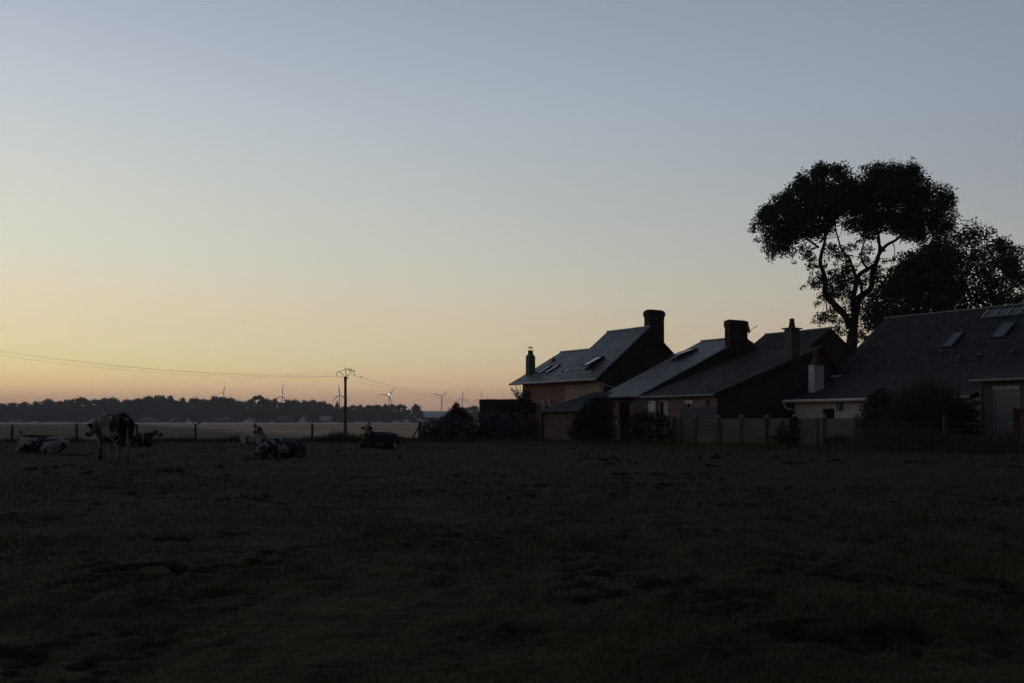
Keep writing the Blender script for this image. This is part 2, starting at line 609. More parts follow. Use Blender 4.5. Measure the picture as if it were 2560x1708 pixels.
def ground_h(x, y):
    """Height of the poached pasture: gentle swells, hoof-trodden lumps, sunk mud."""
    x = np.asarray(x, dtype=np.float64)
    y = np.asarray(y, dtype=np.float64)
    h = terrain(y)
    near = np.clip((58 - y) / 6, 0, 1)
    h = h + near * (0.10 * (fbm2(x * 0.12 + 5, y * 0.12 + 9, 21, 2) - 0.37)
                    + 0.11 * (fbm2(x * 1.1 + 50, y * 1.1 + 50, 31, 2) - 0.37)
                    + 0.075 * (fbm2(x * 4.2 + 90, y * 4.2 + 90, 41, 3) - 0.43)
                    - 0.03 * mud_at(x, y) + 0.11 * mud_at(x, y) * (fbm2(x * 9 + 20, y * 9 + 20, 51, 3) - 0.40))
    return h


def gh(x, y):
    return float(ground_h(np.array([x]), np.array([y]))[0])


def grid_mesh(name, X, Y, Z, mats, kind='structure', attrs=None):
    ny, nx = X.shape
    V = np.stack([X, Y, Z], -1).reshape(-1, 3)
    i = np.arange((ny - 1) * nx).reshape(ny - 1, nx)[:, :-1].ravel()
    Fq = np.stack([i, i + 1, i + nx + 1, i + nx], -1)
    o = np_obj(name, V, Fq, mats, smooth=True, attrs=attrs)
    return tag(o, kind=kind)


def build_land():
    ang = np.concatenate([np.linspace(-1.45, -0.62, 30)[:-1], np.linspace(-0.62, 0.62, 620), np.linspace(0.62, 1.45, 30)[1:]])
    t = np.tan(ang)
    yy = np.concatenate([[-60, -20, -6, -1, 1.0, 2.0], 2.6 * (58 / 2.6) ** np.linspace(0, 1, 620)])
    Yg, Tg = np.meshgrid(yy, t, indexing='ij')
    Xg = Tg * np.maximum(Yg, 4.0)
    Xg[0:4] = Tg[0:4] * 8
    Z = ground_h(Xg, Yg)
    grid_mesh('pasture_ground', Xg, Yg, Z, M['pasture'], attrs={'mud': mud_at(Xg, Yg).ravel()})
    # stubble field beyond the wire fence
    m, nt, b = new_mat('stubble_field', (0.2, 0.16, 0.11), 1.0, 0.05)
    n = noise_node(nt, 1.0, 5, stretch=(0.004, 0.05, 1))
    r = ramp_node(nt, n.outputs['Fac'], [(0.35, (0.24, 0.168, 0.108)), (0.65, (0.34, 0.24, 0.158))])
    # a wedge of unharvested dark green crop on the left
    tc = nt.nodes.new('ShaderNodeTexCoord')
    sp = nt.nodes.new('ShaderNodeSeparateXYZ')
    nt.links.new(tc.outputs['Object'], sp.inputs[0])
    q = nt.nodes.new('ShaderNodeMath')       # x + 0.42 y  > c : harvested
    q.operation = 'MULTIPLY_ADD'
    nt.links.new(sp.outputs['Y'], q.inputs[0])
    q.inputs[1].default_value = 0.42
    nt.links.new(sp.outputs['X'], q.inputs[2])
    mr = nt.nodes.new('ShaderNodeMapRange')
    mr.inputs[1].default_value = 20
    mr.inputs[2].default_value = 34
    nt.links.new(q.outputs[0], mr.inputs[0])
    n2 = noise_node(nt, 1.0, 4, stretch=(0.02, 0.2, 1))
    r2 = ramp_node(nt, n2.outputs['Fac'], [(0.35, (0.060, 0.050, 0.033)), (0.65, (0.092, 0.077, 0.052))])
    col = mix_node(nt, mr.outputs[0], r2.outputs[0], r.outputs[0])
    nt.links.new(col, b.inputs['Base Color'])
    M['stubble'] = m
    yy = np.concatenate([np.linspace(58, 130, 30), np.linspace(130, 826, 60)[1:]])
    xx = np.linspace(-1500, 1500, 80)
    Yg, Xg = np.meshgrid(yy, xx, indexing='ij')
    Z = terrain(Yg)
    grid_mesh('field', Xg, Yg, Z, m)
    far = weathered('far_farmland', (0.06, 0.06, 0.04), (0.11, 0.095, 0.065), 0.004, 1.0, 0.05, 0, stretch=(1, 0.25, 1))
    yy = np.concatenate([np.linspace(826, 1250, 12), np.linspace(1250, 4500, 40)[1:], [5600]])
    xx = np.linspace(-5000, 5000, 60)
    Yg, Xg = np.meshgrid(yy, xx, indexing='ij')
    Z = terrain(Yg) + np.clip((Yg - 1500) / 3000, 0, 1) * 6 * (fbm2(Xg * 0.0011 + 7, Yg * 0.0007 + 3, 77, 3) - 0.45)
    grid_mesh('hills', Xg, Yg, Z, far)
    Yg, Xg = np.meshgrid(np.array([58.0, 826.0]), np.array([1500.0, 5000.0]), indexing='ij')
    grid_mesh('farmland', Xg, Yg, terrain(Yg) , far)
    grid_mesh('farmland', -Xg[:, ::-1], Yg, terrain(Yg), far)


build_land()

# ------------------------------------------------------------------ houses
RZ = R(-57)              # the three houses stand in one row; x runs along the ridge, y goes back


def facade(mb, u0, u1, z0, z1, v, openings, m=0, depth=0.2):
    """Front wall sheet at y=v with real openings [(u0,u1,z0,z1)] and their reveals."""
    us = sorted({u0, u1, *[o[0] for o in openings], *[o[1] for o in openings]})
    zs = sorted({z0, z1, *[o[2] for o in openings], *[o[3] for o in openings]})
    for i in range(len(us) - 1):
        for j in range(len(zs) - 1):
            cu, cz = (us[i] + us[i + 1]) / 2, (zs[j] + zs[j + 1]) / 2
            if any(o[0] < cu < o[1] and o[2] < cz < o[3] for o in openings):
                continue
            mb.face([(us[i], v, zs[j]), (us[i + 1], v, zs[j]), (us[i + 1], v, zs[j + 1]), (us[i], v, zs[j + 1])], m)
    for a, b, c, d in openings:
        w = v + depth
        mb.face([(a, v, c), (a, w, c), (a, w, d), (a, v, d)], m)
        mb.face([(b, v, c), (b, v, d), (b, w, d), (b, w, c)], m)
        mb.face([(a, v, d), (a, w, d), (b, w, d), (b, v, d)], m)
        mb.face([(a, v, c), (b, v, c), (b, w, c), (a, w, c)], m)


def shell(mb, outline, u0, u1, front_v, front_top, openings, m=0, mg=None, depth=0.2):
    """Gable ends, back and opened front. outline: (y,z) from front foot over the top to back foot."""
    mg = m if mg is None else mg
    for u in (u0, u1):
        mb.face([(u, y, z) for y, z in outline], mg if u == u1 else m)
    yb, zb = outline[-1][0], outline[-2][1]
    mb.face([(u0, yb, 0), (u1, yb, 0), (u1, yb, zb), (u0, yb, zb)], m)
    facade(mb, u0, u1, 0, front_top, front_v, openings, m, depth)


def infill(parent, a, b, c, d, v, kind='window', frame=0.06, fm='white_paint', bars=(), pane='glass', depth=0.2, panel_z=None):
    """Frame and pane of an opening, set into the reveal."""
    y = v + depth - 0.07
    mb = MB()
    mb.box(a, a + frame, y, y + 0.06, c, d)
    mb.box(b - frame, b, y, y + 0.06, c, d)
    mb.box(a + frame, b - frame, y, y + 0.06, d - frame, d)
    mb.box(a + frame, b - frame, y, y + 0.06, c, c + frame)
    for x in bars:
        mb.box(x - 0.03, x + 0.03, y - 0.004, y + 0.055, c + frame, d - frame)
    if panel_z:
        mb.box(a + frame, b - frame, y + 0.01, y + 0.05, c + frame, panel_z)
    o = mb.build(kind, M[fm], parent)
    p = MB()
    p.box(a + 0.01, b - 0.01, y + 0.065, y + 0.08, c + 0.01, d - 0.01)
    p.build('pane', M[pane], o)
    return o


class Pitch:
    """A roof plane z = z0 + k (y - y0), for fittings that sit on it."""

    def __init__(self, z0, k, y0=0.0):
        self.z0, self.k, self.y0 = z0, k, y0
        self.n = math.sqrt(1 + k * k)

    def p(self, u, v, h=0.0):
        return (u, v - h * self.k / self.n, self.z0 + self.k * (v - self.y0) + h / self.n)

    def box(self, mb, u0, u1, v0, v1, h0, h1, m=0):
        q = [self.p(u0, v0, h0), self.p(u1, v0, h0), self.p(u1, v1, h0), self.p(u0, v1, h0),
             self.p(u0, v0, h1), self.p(u1, v0, h1), self.p(u1, v1, h1), self.p(u0, v1, h1)]
        mb.raw(q, [(3, 2, 1, 0), (4, 5, 6, 7), (0, 1, 5, 4), (1, 2, 6, 5), (2, 3, 7, 6), (3, 0, 4, 7)], m)


def skylight(parent, pt, u0, u1, v0, v1, lift=0.0, h=0.09, label=None, glass='glass_sky_paint'):
    """Roof window: frame and pane; lift opens the sash, hinged at its upper edge."""
    f = MB()
    w = 0.07
    pt.box(f, u0, u0 + w, v0, v1, -0.02, h)
    pt.box(f, u1 - w, u1, v0, v1, -0.02, h)
    pt.box(f, u0 + w, u1 - w, v0, v0 + w, -0.02, h)
    pt.box(f, u0 + w, u1 - w, v1 - w, v1, -0.02, h)
    pt.box(f, u0 - 0.12, u1 + 0.12, v0 - 0.14, v0 - 0.01, 0.0, 0.025, 1)
    if lift:
        ln = (v1 - v0) * pt.n
        th = lift

        def sp(u, s, hh):      # s measured down from the hinge
            dv = s * math.cos(th) / pt.n
            up = h + 0.01 + s * math.sin(th) + hh
            return pt.p(u, v1 - dv, up)

        def sbox(mb, a, b, s0, s1, h0, h1, m=0):
            q = [sp(a, s0, h0), sp(b, s0, h0), sp(b, s1, h0), sp(a, s1, h0), sp(a, s0, h1), sp(b, s0, h1), sp(b, s1, h1), sp(a, s1, h1)]
            mb.raw(q, [(3, 2, 1, 0), (4, 5, 6, 7), (0, 1, 5, 4), (1, 2, 6, 5), (2, 3, 7, 6), (3, 0, 4, 7)], m)
        sbox(f, u0, u0 + w, 0, ln, 0, 0.06)
        sbox(f, u1 - w, u1, 0, ln, 0, 0.06)
        sbox(f, u0 + w, u1 - w, 0, w, 0, 0.06)
        sbox(f, u0 + w, u1 - w, ln - w, ln, 0, 0.06)
    o = f.build('skylight', [M['frame_dark'], M['zinc' if glass == 'glass_sky_paint' else 'metal_dark']], parent)
    g = MB()
    if lift:
        sbox(g, u0 + w + 0.005, u1 - w - 0.005, w + 0.005, ln - w - 0.005, 0.02, 0.04)
        g2 = MB()
        pt.box(g2, u0 + w + 0.004, u1 - w - 0.004, v0 + w + 0.004, v1 - w - 0.004, 0.004, 0.02)
        g2.build('opening', M['interior'], o)
    else:
        pt.box(g, u0 + w + 0.005, u1 - w - 0.005, v0 + w + 0.005, v1 - w - 0.005, 0.02, h - 0.02)
    g.build('pane', M[glass], o)
    if label:
        o['label'] = label
    return o


M['glass_sky_paint'] = new_mat('sky_painted_roof_glass', (0.22, 0.235, 0.26), 0.08, 1.0)[0]  # pale base colour paints the reflected sky into the panes
M['cream'] = new_mat('cream_matte', (0.62, 0.50, 0.40), 0.8, 0.2)[0]
M['glass_dim'] = new_mat('dimmed_roof_glass', (0.045, 0.05, 0.062), 0.2, 0.45)[0]  # dimmer copy of the same roof glass, less sky brightness in its colour


def gutter(parent, u0, u1, v, z, mat, r=0.065, pipe=None):
    g = MB()
    g.tube([(u0, v, z), (u1, v, z)], r, 8)
    for k in range(int((u1 - u0) / 0.6) + 1):
        x = u0 + 0.05 + k * 0.6
        if x < u1:
            g.box(x - 0.012, x + 0.012, v - r - 0.012, v + r, z - r - 0.012, z + r * 0.6)
    if pipe:
        g.tube(pipe, 0.04, 8)
    return g.build('gutter', M[mat], parent)


def brick_chimney(parent, u0, u1, v0, v1, z0, z1, mat, bands, cap_m='dark_render'):
    c = MB()
    c.box(u0, u1, v0, v1, z0, z1)
    for i, (zb, h, o) in enumerate(bands):
        c.box(u0 - o, u1 + o, v0 - o, v1 + o, zb, zb + h, 1 if h < 0.035 else 0)
    c.box(u0 + 0.08, u1 - 0.08, v0 + 0.08, v1 - 0.08, z1, z1 + 0.05, 1)
    return c.build('chimney', [M[mat], M[cap_m]], parent)


# ---- far house: brick, a tall roof on the near half and a lower one on the far half
def far_house():
    h = empty('brick_house', (5.25, 62, 0), RZ, 'farthest brick house, with a tall slate roof stepping down to a lower one', 'house')
    k1, k2 = (7.33 - 3.95) / 4.3, 0.54
    sh = MB()
    dw = [(-7.27, -6.90, 0.25, 2.36), (-6.33, -5.70, 0.25, 2.33)]
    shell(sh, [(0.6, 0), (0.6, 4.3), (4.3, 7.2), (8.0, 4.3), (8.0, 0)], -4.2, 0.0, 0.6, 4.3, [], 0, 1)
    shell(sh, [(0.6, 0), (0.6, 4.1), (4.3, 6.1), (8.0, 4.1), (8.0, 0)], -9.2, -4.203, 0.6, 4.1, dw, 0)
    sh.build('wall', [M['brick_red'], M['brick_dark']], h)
    pn = MB()
    pn.box(-4.13, -0.28, 0.582, 0.598, 0.2, 3.60)
    pn.build('rendered_panel', M['brick_worn'], h)
    r = MB()
    r.slab([(-0.05, 3.90), (4.3, 7.33), (8.65, 3.90)], -4.34, 0.08, 0.13)
    ridge = MB()
    o = r.build('roof', M['slate_pale'], h)
    tag(o, 'taller slate roof of the near half')
    r = MB()
    r.slab([(-0.05, 3.925), (0.9, 4.42), (4.3, 6.27), (8.65, 3.925)], -9.75, -4.345, 0.12)
    o = r.build('roof', M['slate_pale'], h)
    tag(o, 'lower slate roof of the far half')
    vg = MB()
    vg.slab([(-0.07, 3.84), (4.3, 7.27), (8.67, 3.84)], 0.083, 0.12, 0.2)
    vg.build('verge_board', M['wood_dark'], h)
    ridge.tube([(-4.36, 4.3, 7.35), (-2.2, 4.3, 7.34), (0.08, 4.3, 7.36)], 0.06, 6)
    ridge.tube([(-9.77, 4.3, 6.29), (-7, 4.3, 6.28), (-4.34, 4.3, 6.29)], 0.06, 6)
    ridge.build('ridge_cap', M['zinc'], h)
    gutter(h, -9.8, 0.05, -0.11, 3.83, 'zinc', 0.07, [(-0.02, -0.11, 3.80), (0.03, 0.0, 3.62), (0.09, 0.45, 3.5), (0.10, 0.9, 3.42), (0.10, 1.9, 3.2)])
    c = brick_chimney(h, -0.52, 0.02, 4.34, 5.58, 5.9, 8.42, 'brick_dark', [(7.98, 0.08, 0.025), (8.06, 0.08, 0.045), (8.14, 0.15, 0.062), (8.29, 0.08, 0.03)])
    tag(c, 'wide brick chimney with a corbelled top')
    c = MB()
    c.box(-9.32, -8.86, 0.95, 1.45, 4.1, 5.80)
    c.box(-9.32, -8.86, 0.95, 1.45, 5.80, 5.95, 0, 0.62)
    c.box(-9.22, -8.96, 1.07, 1.33, 5.95, 6.22, 1)
    for dx in (-0.09, 0.09):
        for dy in (-0.09, 0.09):
            c.tube([(-9.09 + dx, 1.2 + dy, 6.2), (-9.09 + dx, 1.2 + dy, 6.42)], 0.012, 5, 2)
    c.lathe([(0.02, 6.40), (0.20, 6.42), (0.18, 6.45), (0.02, 6.50)], -9.09, 1.2, 14, 2)
    c.box(-9.36, -8.60, 1.45, 1.95, 4.45, 4.75, 3, 0.5)
    o = c.build('chimney', [M['dark_render'], M['terracotta'], M['steel'], M['zinc']], h)
    tag(o, 'slim rendered chimney with a round metal rain cap')
    lo, hi = Pitch(3.95, k2), Pitch(3.94, k1)
    skylight(h, lo, -8.15, -7.66, 1.0, 2.1)
    skylight(h, lo, -7.22, -6.72, 1.0, 2.15)
    skylight(h, lo, -5.05, -4.55, 0.95, 1.8)
    skylight(h, hi, -2.10, -1.32, 0.62, 1.74, lift=R(13), label='tilted open skylight')
    t = MB()
    a, b, cc, d = lo.p(-9.05, 3.05, 0.0), lo.p(-8.55, 3.05, 0.0), lo.p(-8.8, 2.75, 0.02), lo.p(-8.8, 3.05, 0.2)
    t.raw([a, b, cc, d], [(0, 1, 2), (0, 3, 1), (1, 3, 2), (2, 3, 0)])
    t.build('roof_vent', M['frame_dark'], h)
    infill(h, *dw[0], 0.6, 'door', 0.10, 'zinc', pane='interior')
    infill(h, *dw[1], 0.6, 'window', 0.11, 'zinc', bars=(-6.01,))
    for x, z in ((-6.49, 2.53), (-5.74, 2.57)):
        l = MB()
        l.box(x - 0.05, x + 0.05, 0.48, 0.597, z - 0.10, z + 0.10)
        l.box(x - 0.07, x + 0.07, 0.45, 0.597, z + 0.10, z + 0.13)
        l.build('wall_lamp', M['white_paint'], h)
    p = MB()
    p.box(-8.75, -7.45, -0.35, 0.59, 2.36, 2.50)
    for x in (-8.65, -7.58):
        p.tube([(x, -0.28, 0), (x, -0.28, 2.36)], 0.045, 6)
    p.box(-8.7, -7.5, 0.45, 0.585, 0.0, 2.30)
    p.build('porch', M['wood_dark'], h)
    return h


far_house()


# ---- middle house: a long catslide roof, its far part set a little higher
def middle_house():
    h = empty('brick_house', (10.2, 50.4, 0), RZ, 'middle brick house under a long low mossy slate roof with two chimneys', 'house')
    sh = MB()
    door = (-7.82, -6.86, 0.0, 2.29)
    fr = (-4.58, -3.69, 0.1, 2.33)
    w2 = (-2.37, -1.74, 1.55, 2.31)
    w3 = (-0.79, -0.49, 1.55, 2.30)
    # near part: low asymmetrical gable
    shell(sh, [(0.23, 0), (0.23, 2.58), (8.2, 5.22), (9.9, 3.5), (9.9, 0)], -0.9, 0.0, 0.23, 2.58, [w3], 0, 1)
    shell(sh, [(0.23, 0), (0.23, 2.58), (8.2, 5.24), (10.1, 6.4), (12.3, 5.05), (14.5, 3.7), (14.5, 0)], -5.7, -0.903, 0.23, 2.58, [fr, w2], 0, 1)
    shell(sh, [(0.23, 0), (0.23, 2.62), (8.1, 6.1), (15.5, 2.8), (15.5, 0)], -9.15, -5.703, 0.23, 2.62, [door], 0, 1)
    sh.build('wall', [M['brick_tan'], M['brick_grey']], h)
    r = MB()
    r.slab([(-0.03, 2.60), (4.0, 3.95), (8.2, 5.33), (9.95, 3.58)], -0.95, 0.10, 0.13)
    tag(r.build('roof', M['slate_moss'], h), 'low near roof slope ending at the gable')
    r = MB()
    r.slab([(-0.02, 2.612), (4.0, 3.962), (8.22, 5.35), (10.1, 6.52), (15.0, 3.5)], -5.9, -0.93, 0.13)
    tag(r.build('roof', M['slate_moss'], h), 'mossy catslide roof with the taller ridge')
    r = MB()
    r.slab([(-0.06, 2.66), (1.2, 3.22), (8.1, 6.25), (15.6, 2.9)], -9.35, -5.62, 0.16)
    tag(r.build('roof', M['slate_pale'], h), 'far roof slope set above the rest')
    vg = MB()
    vg.slab([(-0.04, 2.55), (8.2, 5.28), (9.97, 3.5)], 0.103, 0.14, 0.22)
    vg.slab([(8.4, 5.38), (10.1, 6.46), (15.0, 3.42)], -0.926, -0.86, 0.26)
    vg.slab([(-0.04, 2.60), (1.2, 3.16), (8.1, 6.19)], -5.617, -5.58, 0.22)
    vg.build('verge_board', M['wood_dark'], h)
    rc = MB()
    rc.tube([(-9.36, 8.1, 6.27), (-5.62, 8.1, 6.27)], 0.055, 6)
    rc.tube([(-5.9, 10.1, 6.53), (-3, 10.1, 6.52), (-0.92, 10.1, 6.54)], 0.055, 6)
    rc.build('ridge_cap', M['zinc'], h)
    gutter(h, -9.4, -5.6, -0.12, 2.58, 'gutter_dark')
    gutter(h, -5.58, 0.1, -0.09, 2.52, 'gutter_dark', 0.07, [(-5.5, -0.09, 2.5), (-5.45, 0.0, 2.36), (-5.2, 0.16, 2.24), (-5.0, 0.16, 2.2)])
    c = brick_chimney(h, -5.98, -5.55, 6.78, 8.25, 5.2, 7.18, 'brick_dark', [(6.15, 0.03, 0.015), (6.66, 0.03, 0.015), (6.78, 0.22, 0.04), (7.0, 0.03, 0.06), (7.03, 0.15, 0.03)], 'grey_render')
    tag(c, 'wide banded brick chimney')
    c = MB()
    c.box(-0.52, -0.02, 5.78, 6.42, 4.2, 6.18)
    c.box(-0.62, 0.08, 5.68, 6.52, 6.18, 6.25)
    c.lathe([(0.20, 6.25), (0.17, 6.35), (0.135, 6.55), (0.125, 6.76), (0.10, 6.76), (0.10, 6.6)], -0.27, 6.1, 14, 1)
    tag(c.build('chimney', [M['grey_render'], M['terracotta']], h), 'grey rendered chimney with a terracotta pot')
    d = MB()
    cx, cy, cz = -5.45, 8.12, 6.72
    n = Vector((0.35, 0.90, 0.28)).normalized()
    a = n.cross(Vector((0, 0, 1))).normalized()
    b = a.cross(n)
    rings = [(0.02, 0.0), (0.14, 0.015), (0.24, 0.045)]
    for (r0, d0), (r1, d1) in zip(rings, rings[1:]):
        for i in range(16):
            t0, t1 = 2 * math.pi * i / 16, 2 * math.pi * (i + 1) / 16
            q = [Vector((cx, cy, cz)) + a * math.cos(t) * rr + b * math.sin(t) * rr * 1.1 + n * dd for t, rr, dd in ((t0, r0, d0), (t0, r1, d1), (t1, r1, d1), (t1, r0, d0))]
            d.face(q)
    d.tube([Vector((cx, cy, cz - 0.36)) + n * 0.06, Vector((cx, cy, cz - 0.1)) + n * 0.3, Vector((cx, cy, cz - 0.12)) + n * 0.6 + Vector((0, 0, 0.12))], 0.016, 5)
    d.ball(Vector((cx, cy, cz)) + n * 0.6, 0.045, 8)
    d.tube([(cx - 0.18, cy - 0.3, cz - 0.1), (cx, cy, cz)], 0.02, 5)
    d.build('satellite_dish', M['gutter_dark'], h)
    pa = Pitch(2.67, 0.441)
    skylight(h, pa, -8.65, -7.90, 4.95, 6.5, lift=R(7), glass='glass_dim', label='dark open skylight on the far slope')
    infill(h, *door, 0.23, 'door', 0.07, 'wood_dark', pane='interior')
    l = MB()
    l.box(-8.5, -6.7, 0.215, 0.228, 2.292, 2.45)
    l.build('lintel', M['tan_render'], h)
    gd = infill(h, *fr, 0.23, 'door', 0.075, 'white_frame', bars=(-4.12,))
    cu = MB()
    cu.box(-4.08, -3.77, 0.40, 0.42, 0.2, 2.25)  # cream panel just in front of the right half of the glass
    cu.build('cream_panel', M['cream'], gd)
    s = MB()
    s.box(-5.2, -4.62, 0.17, 0.222, 0.1, 2.33)
    s.box(-5.16, -4.66, 0.163, 0.169, 1.3, 2.27)
    tag(s.build('shutter', M['white_frame'], h), 'white shutter folded back beside the glass door')
    infill(h, *w2, 0.23, 'window', 0.05, 'white_frame', bars=(-2.0,))
    b = MB()
    b.box(-2.37, -1.74, 0.245, 0.34, 2.13, 2.30)
    b.build('roller_blind', M['cream'], h)
    infill(h, *w3, 0.23, 'window', 0.05, 'zinc')
    return h


middle_house()


# ---- near house: white walls, big dark roof with a shallow front slope, shuttered dormer wall at the right
def near_house():
    h = empty('white_house', (14.27, 52, 0), RZ, 'nearest house at the right, white walls under a big dark slate roof', 'house')
    sh = MB()
    win = (2.17, 2.91, 1.0, 1.83)
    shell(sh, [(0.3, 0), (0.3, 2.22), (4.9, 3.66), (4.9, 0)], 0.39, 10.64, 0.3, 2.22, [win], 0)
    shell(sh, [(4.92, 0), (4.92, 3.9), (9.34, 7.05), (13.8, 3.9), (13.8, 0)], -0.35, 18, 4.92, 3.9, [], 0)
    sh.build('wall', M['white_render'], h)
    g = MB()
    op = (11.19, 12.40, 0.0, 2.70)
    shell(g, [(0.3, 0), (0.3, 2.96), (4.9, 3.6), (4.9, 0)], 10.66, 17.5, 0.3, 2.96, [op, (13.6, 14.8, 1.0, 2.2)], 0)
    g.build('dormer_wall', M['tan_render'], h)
    r = MB()
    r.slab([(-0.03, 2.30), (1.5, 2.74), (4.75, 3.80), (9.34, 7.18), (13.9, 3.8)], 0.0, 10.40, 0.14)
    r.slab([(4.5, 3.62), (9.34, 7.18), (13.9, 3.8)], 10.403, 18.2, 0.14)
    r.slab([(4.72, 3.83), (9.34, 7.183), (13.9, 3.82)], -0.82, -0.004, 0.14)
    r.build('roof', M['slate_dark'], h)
    r = MB()
    r.slab([(-0.06, 3.0), (2.0, 3.36), (6.2, 4.32), (6.3, 4.2)], 10.42, 18.2, 0.13)
    tag(r.build('roof', M['slate_moss'], h), 'shallow mossy roof over the shuttered wall')
    rc = MB()
    rc.tube([(-0.82, 9.34, 7.2), (5, 9.34, 7.19), (18.2, 9.34, 7.21)], 0.05, 6)
    rc.build('ridge_cap', M['gutter_dark'], h)
    gutter(h, -0.05, 10.4, -0.10, 2.235, 'white_paint', 0.075, [(-0.0, -0.1, 2.2), (0.03, -0.06, 1.95), (0.10, 0.02, 1.86), (0.36, 0.2, 1.80)])
    e = MB()
    e.box(-0.84, 0.9, 4.60, 4.70, 3.62, 3.74)
    e.build('eaves_board', M['white_paint'], h)
    gutter(h, 10.4, 18, -0.13, 2.93, 'gutter_dark', 0.06, [(10.6, -0.1, 2.9), (10.62, 0.1, 2.7), (10.72, 0.24, 2.6), (10.72, 0.24, 0)])
    c = MB()
    c.box(0.37, 0.745, 1.36, 2.12, 2.3, 4.15)
    tag(c.build('chimney', M['white_paint'], h), 'white rendered chimney')
    p = MB()
    p.lathe([(0.30, 4.15), (0.27, 4.25), (0.20, 4.42), (0.17, 4.62), (0.165, 4.66)], 0.557, 1.74, 16)
    for k in range(6):
        t = k * math.pi / 3
        p.box(0.557 + 0.12 * math.cos(t) - 0.02, 0.557 + 0.12 * math.cos(t) + 0.02, 1.74 + 0.12 * math.sin(t) - 0.02, 1.74 + 0.12 * math.sin(t) + 0.02, 4.65, 4.78)
    p.lathe([(0.22, 4.77), (0.18, 4.82), (0.03, 4.92)], 0.557, 1.74, 16)
    p.build('chimney_pot', M['terracotta'], h)
    up = Pitch(3.80, (7.18 - 3.80) / 4.59, 4.75)
    skylight(h, up, 4.85, 5.45, 6.25, 7.4, h=0.16, glass='glass_dim')
    skylight(h, up, 7.25, 7.95, 6.7, 7.85, h=0.16, glass='glass_dim')
    s = MB()
    up.box(s, 5.6, 9.6, 8.45, 9.05, 0.0, 0.06)
    for k in range(6):
        up.box(s, 5.7 + k * 0.66, 5.76 + k * 0.66, 8.46, 9.04, 0.06, 0.12, 1)
    s.build('roof_glazing', [M['glass_dim'], M['zinc']], h)
    for u, v in ((6.4, 5.35), (7.4, 5.45), (9.0, 5.55)):
        t = MB()
        up.box(t, u - 0.14, u + 0.14, v - 0.12, v + 0.14, 0.0, 0.05)
        up.box(t, u - 0.10, u + 0.10, v - 0.02, v + 0.14, 0.05, 0.15)
        t.build('roof_vent', M['metal_dark'], h)
    infill(h, *win, 0.3, 'window', 0.06, 'wood_dark')
    v = MB()
    v.box(3.13, 3.41, 0.13, 0.297, 1.74, 2.14)
    v.box(3.11, 3.43, 0.12, 0.297, 2.14, 2.165)
    v.build('vent_box', M['sheet_grey'], h)
    s = MB()
    s.box(11.20, 12.39, 0.33, 0.47, 2.51, 2.69, 1)
    z = 0.02
    while z < 2.49:
        s.box(11.26, 12.33, 0.40, 0.43, z, z + 0.062)
        s.box(11.26, 12.33, 0.412, 0.425, z + 0.062, z + 0.078, 2)
        z += 0.078
    s.box(11.20, 11.257, 0.36, 0.46, 0, 2.5, 1)
    s.box(12.333, 12.39, 0.36, 0.46, 0, 2.5, 1)
    s.build('roller_shutter', [M['shutter_metal'], M['zinc'], M['frame_dark']], h)
    infill(h, 13.6, 14.8, 1.0, 2.2, 0.3, 'window', 0.07, 'white_paint', bars=(14.2,))
    return h


near_house()


# ---- lean-to shed in front of the far house
def lean_to():
    h = empty('garden_shed', (1.57, 55, 0), RZ, 'low brick lean-to shed with a dark corrugated roof sloping up to the right', 'shed')
    w = MB()
    q = [(0.12, 0.12), (3.3, 0.12), (1.5, 3.6), (0.12, 3.6)]
    zt = lambda y: 1.68 + 0.285 * y
    w.raw([(x, y, 0) for x, y in q] + [(x, y, zt(y)) for x, y in q], [(0, 1, 5, 4), (1, 2, 6, 5), (2, 3, 7, 6), (3, 0, 4, 7), (4, 5, 6, 7)])
    w.build('wall', M['brick_shed'], h)
    r = MB()
    nx = 90
    top = []
    for i in range(nx + 1):
        s = i / nx
        dz = 0.028 * math.sin(i * math.pi / 2 * 1.0)
        x0, x1 = -0.05 + s * 3.6, -0.05 + s * 1.75
        top.append(((x0, -0.12, zt(-0.12) + 0.1 + dz), (x1, 3.75, zt(3.75) + 0.1 + dz)))
    for a, b in zip(top, top[1:]):
        r.face([a[0], b[0], b[1], a[1]])
        r.face([(p[0], p[1], p[2] - 0.02) for p in (a[1], b[1], b[0], a[0])])
        r.face([(a[0][0], a[0][1], a[0][2] - 0.02), (b[0][0], b[0][1], b[0][2] - 0.02), b[0], a[0]])
    r.build('roof', M['metal_dark'], h)
    for x in (0.4, 1.3, 2.2, 3.0):
        b = MB()
        b.box(x - 0.04, x + 0.04, -0.08, 0.116, 1.58, 1.68)
        b.build('rafter_end', M['wood_dark'], h)
    c = MB()
    c.box(-0.02, 0.117, 0.0, 0.117, 0, 1.66)
    c.build('corner_post', M['wood_dark'], h)
    return h


lean_to()

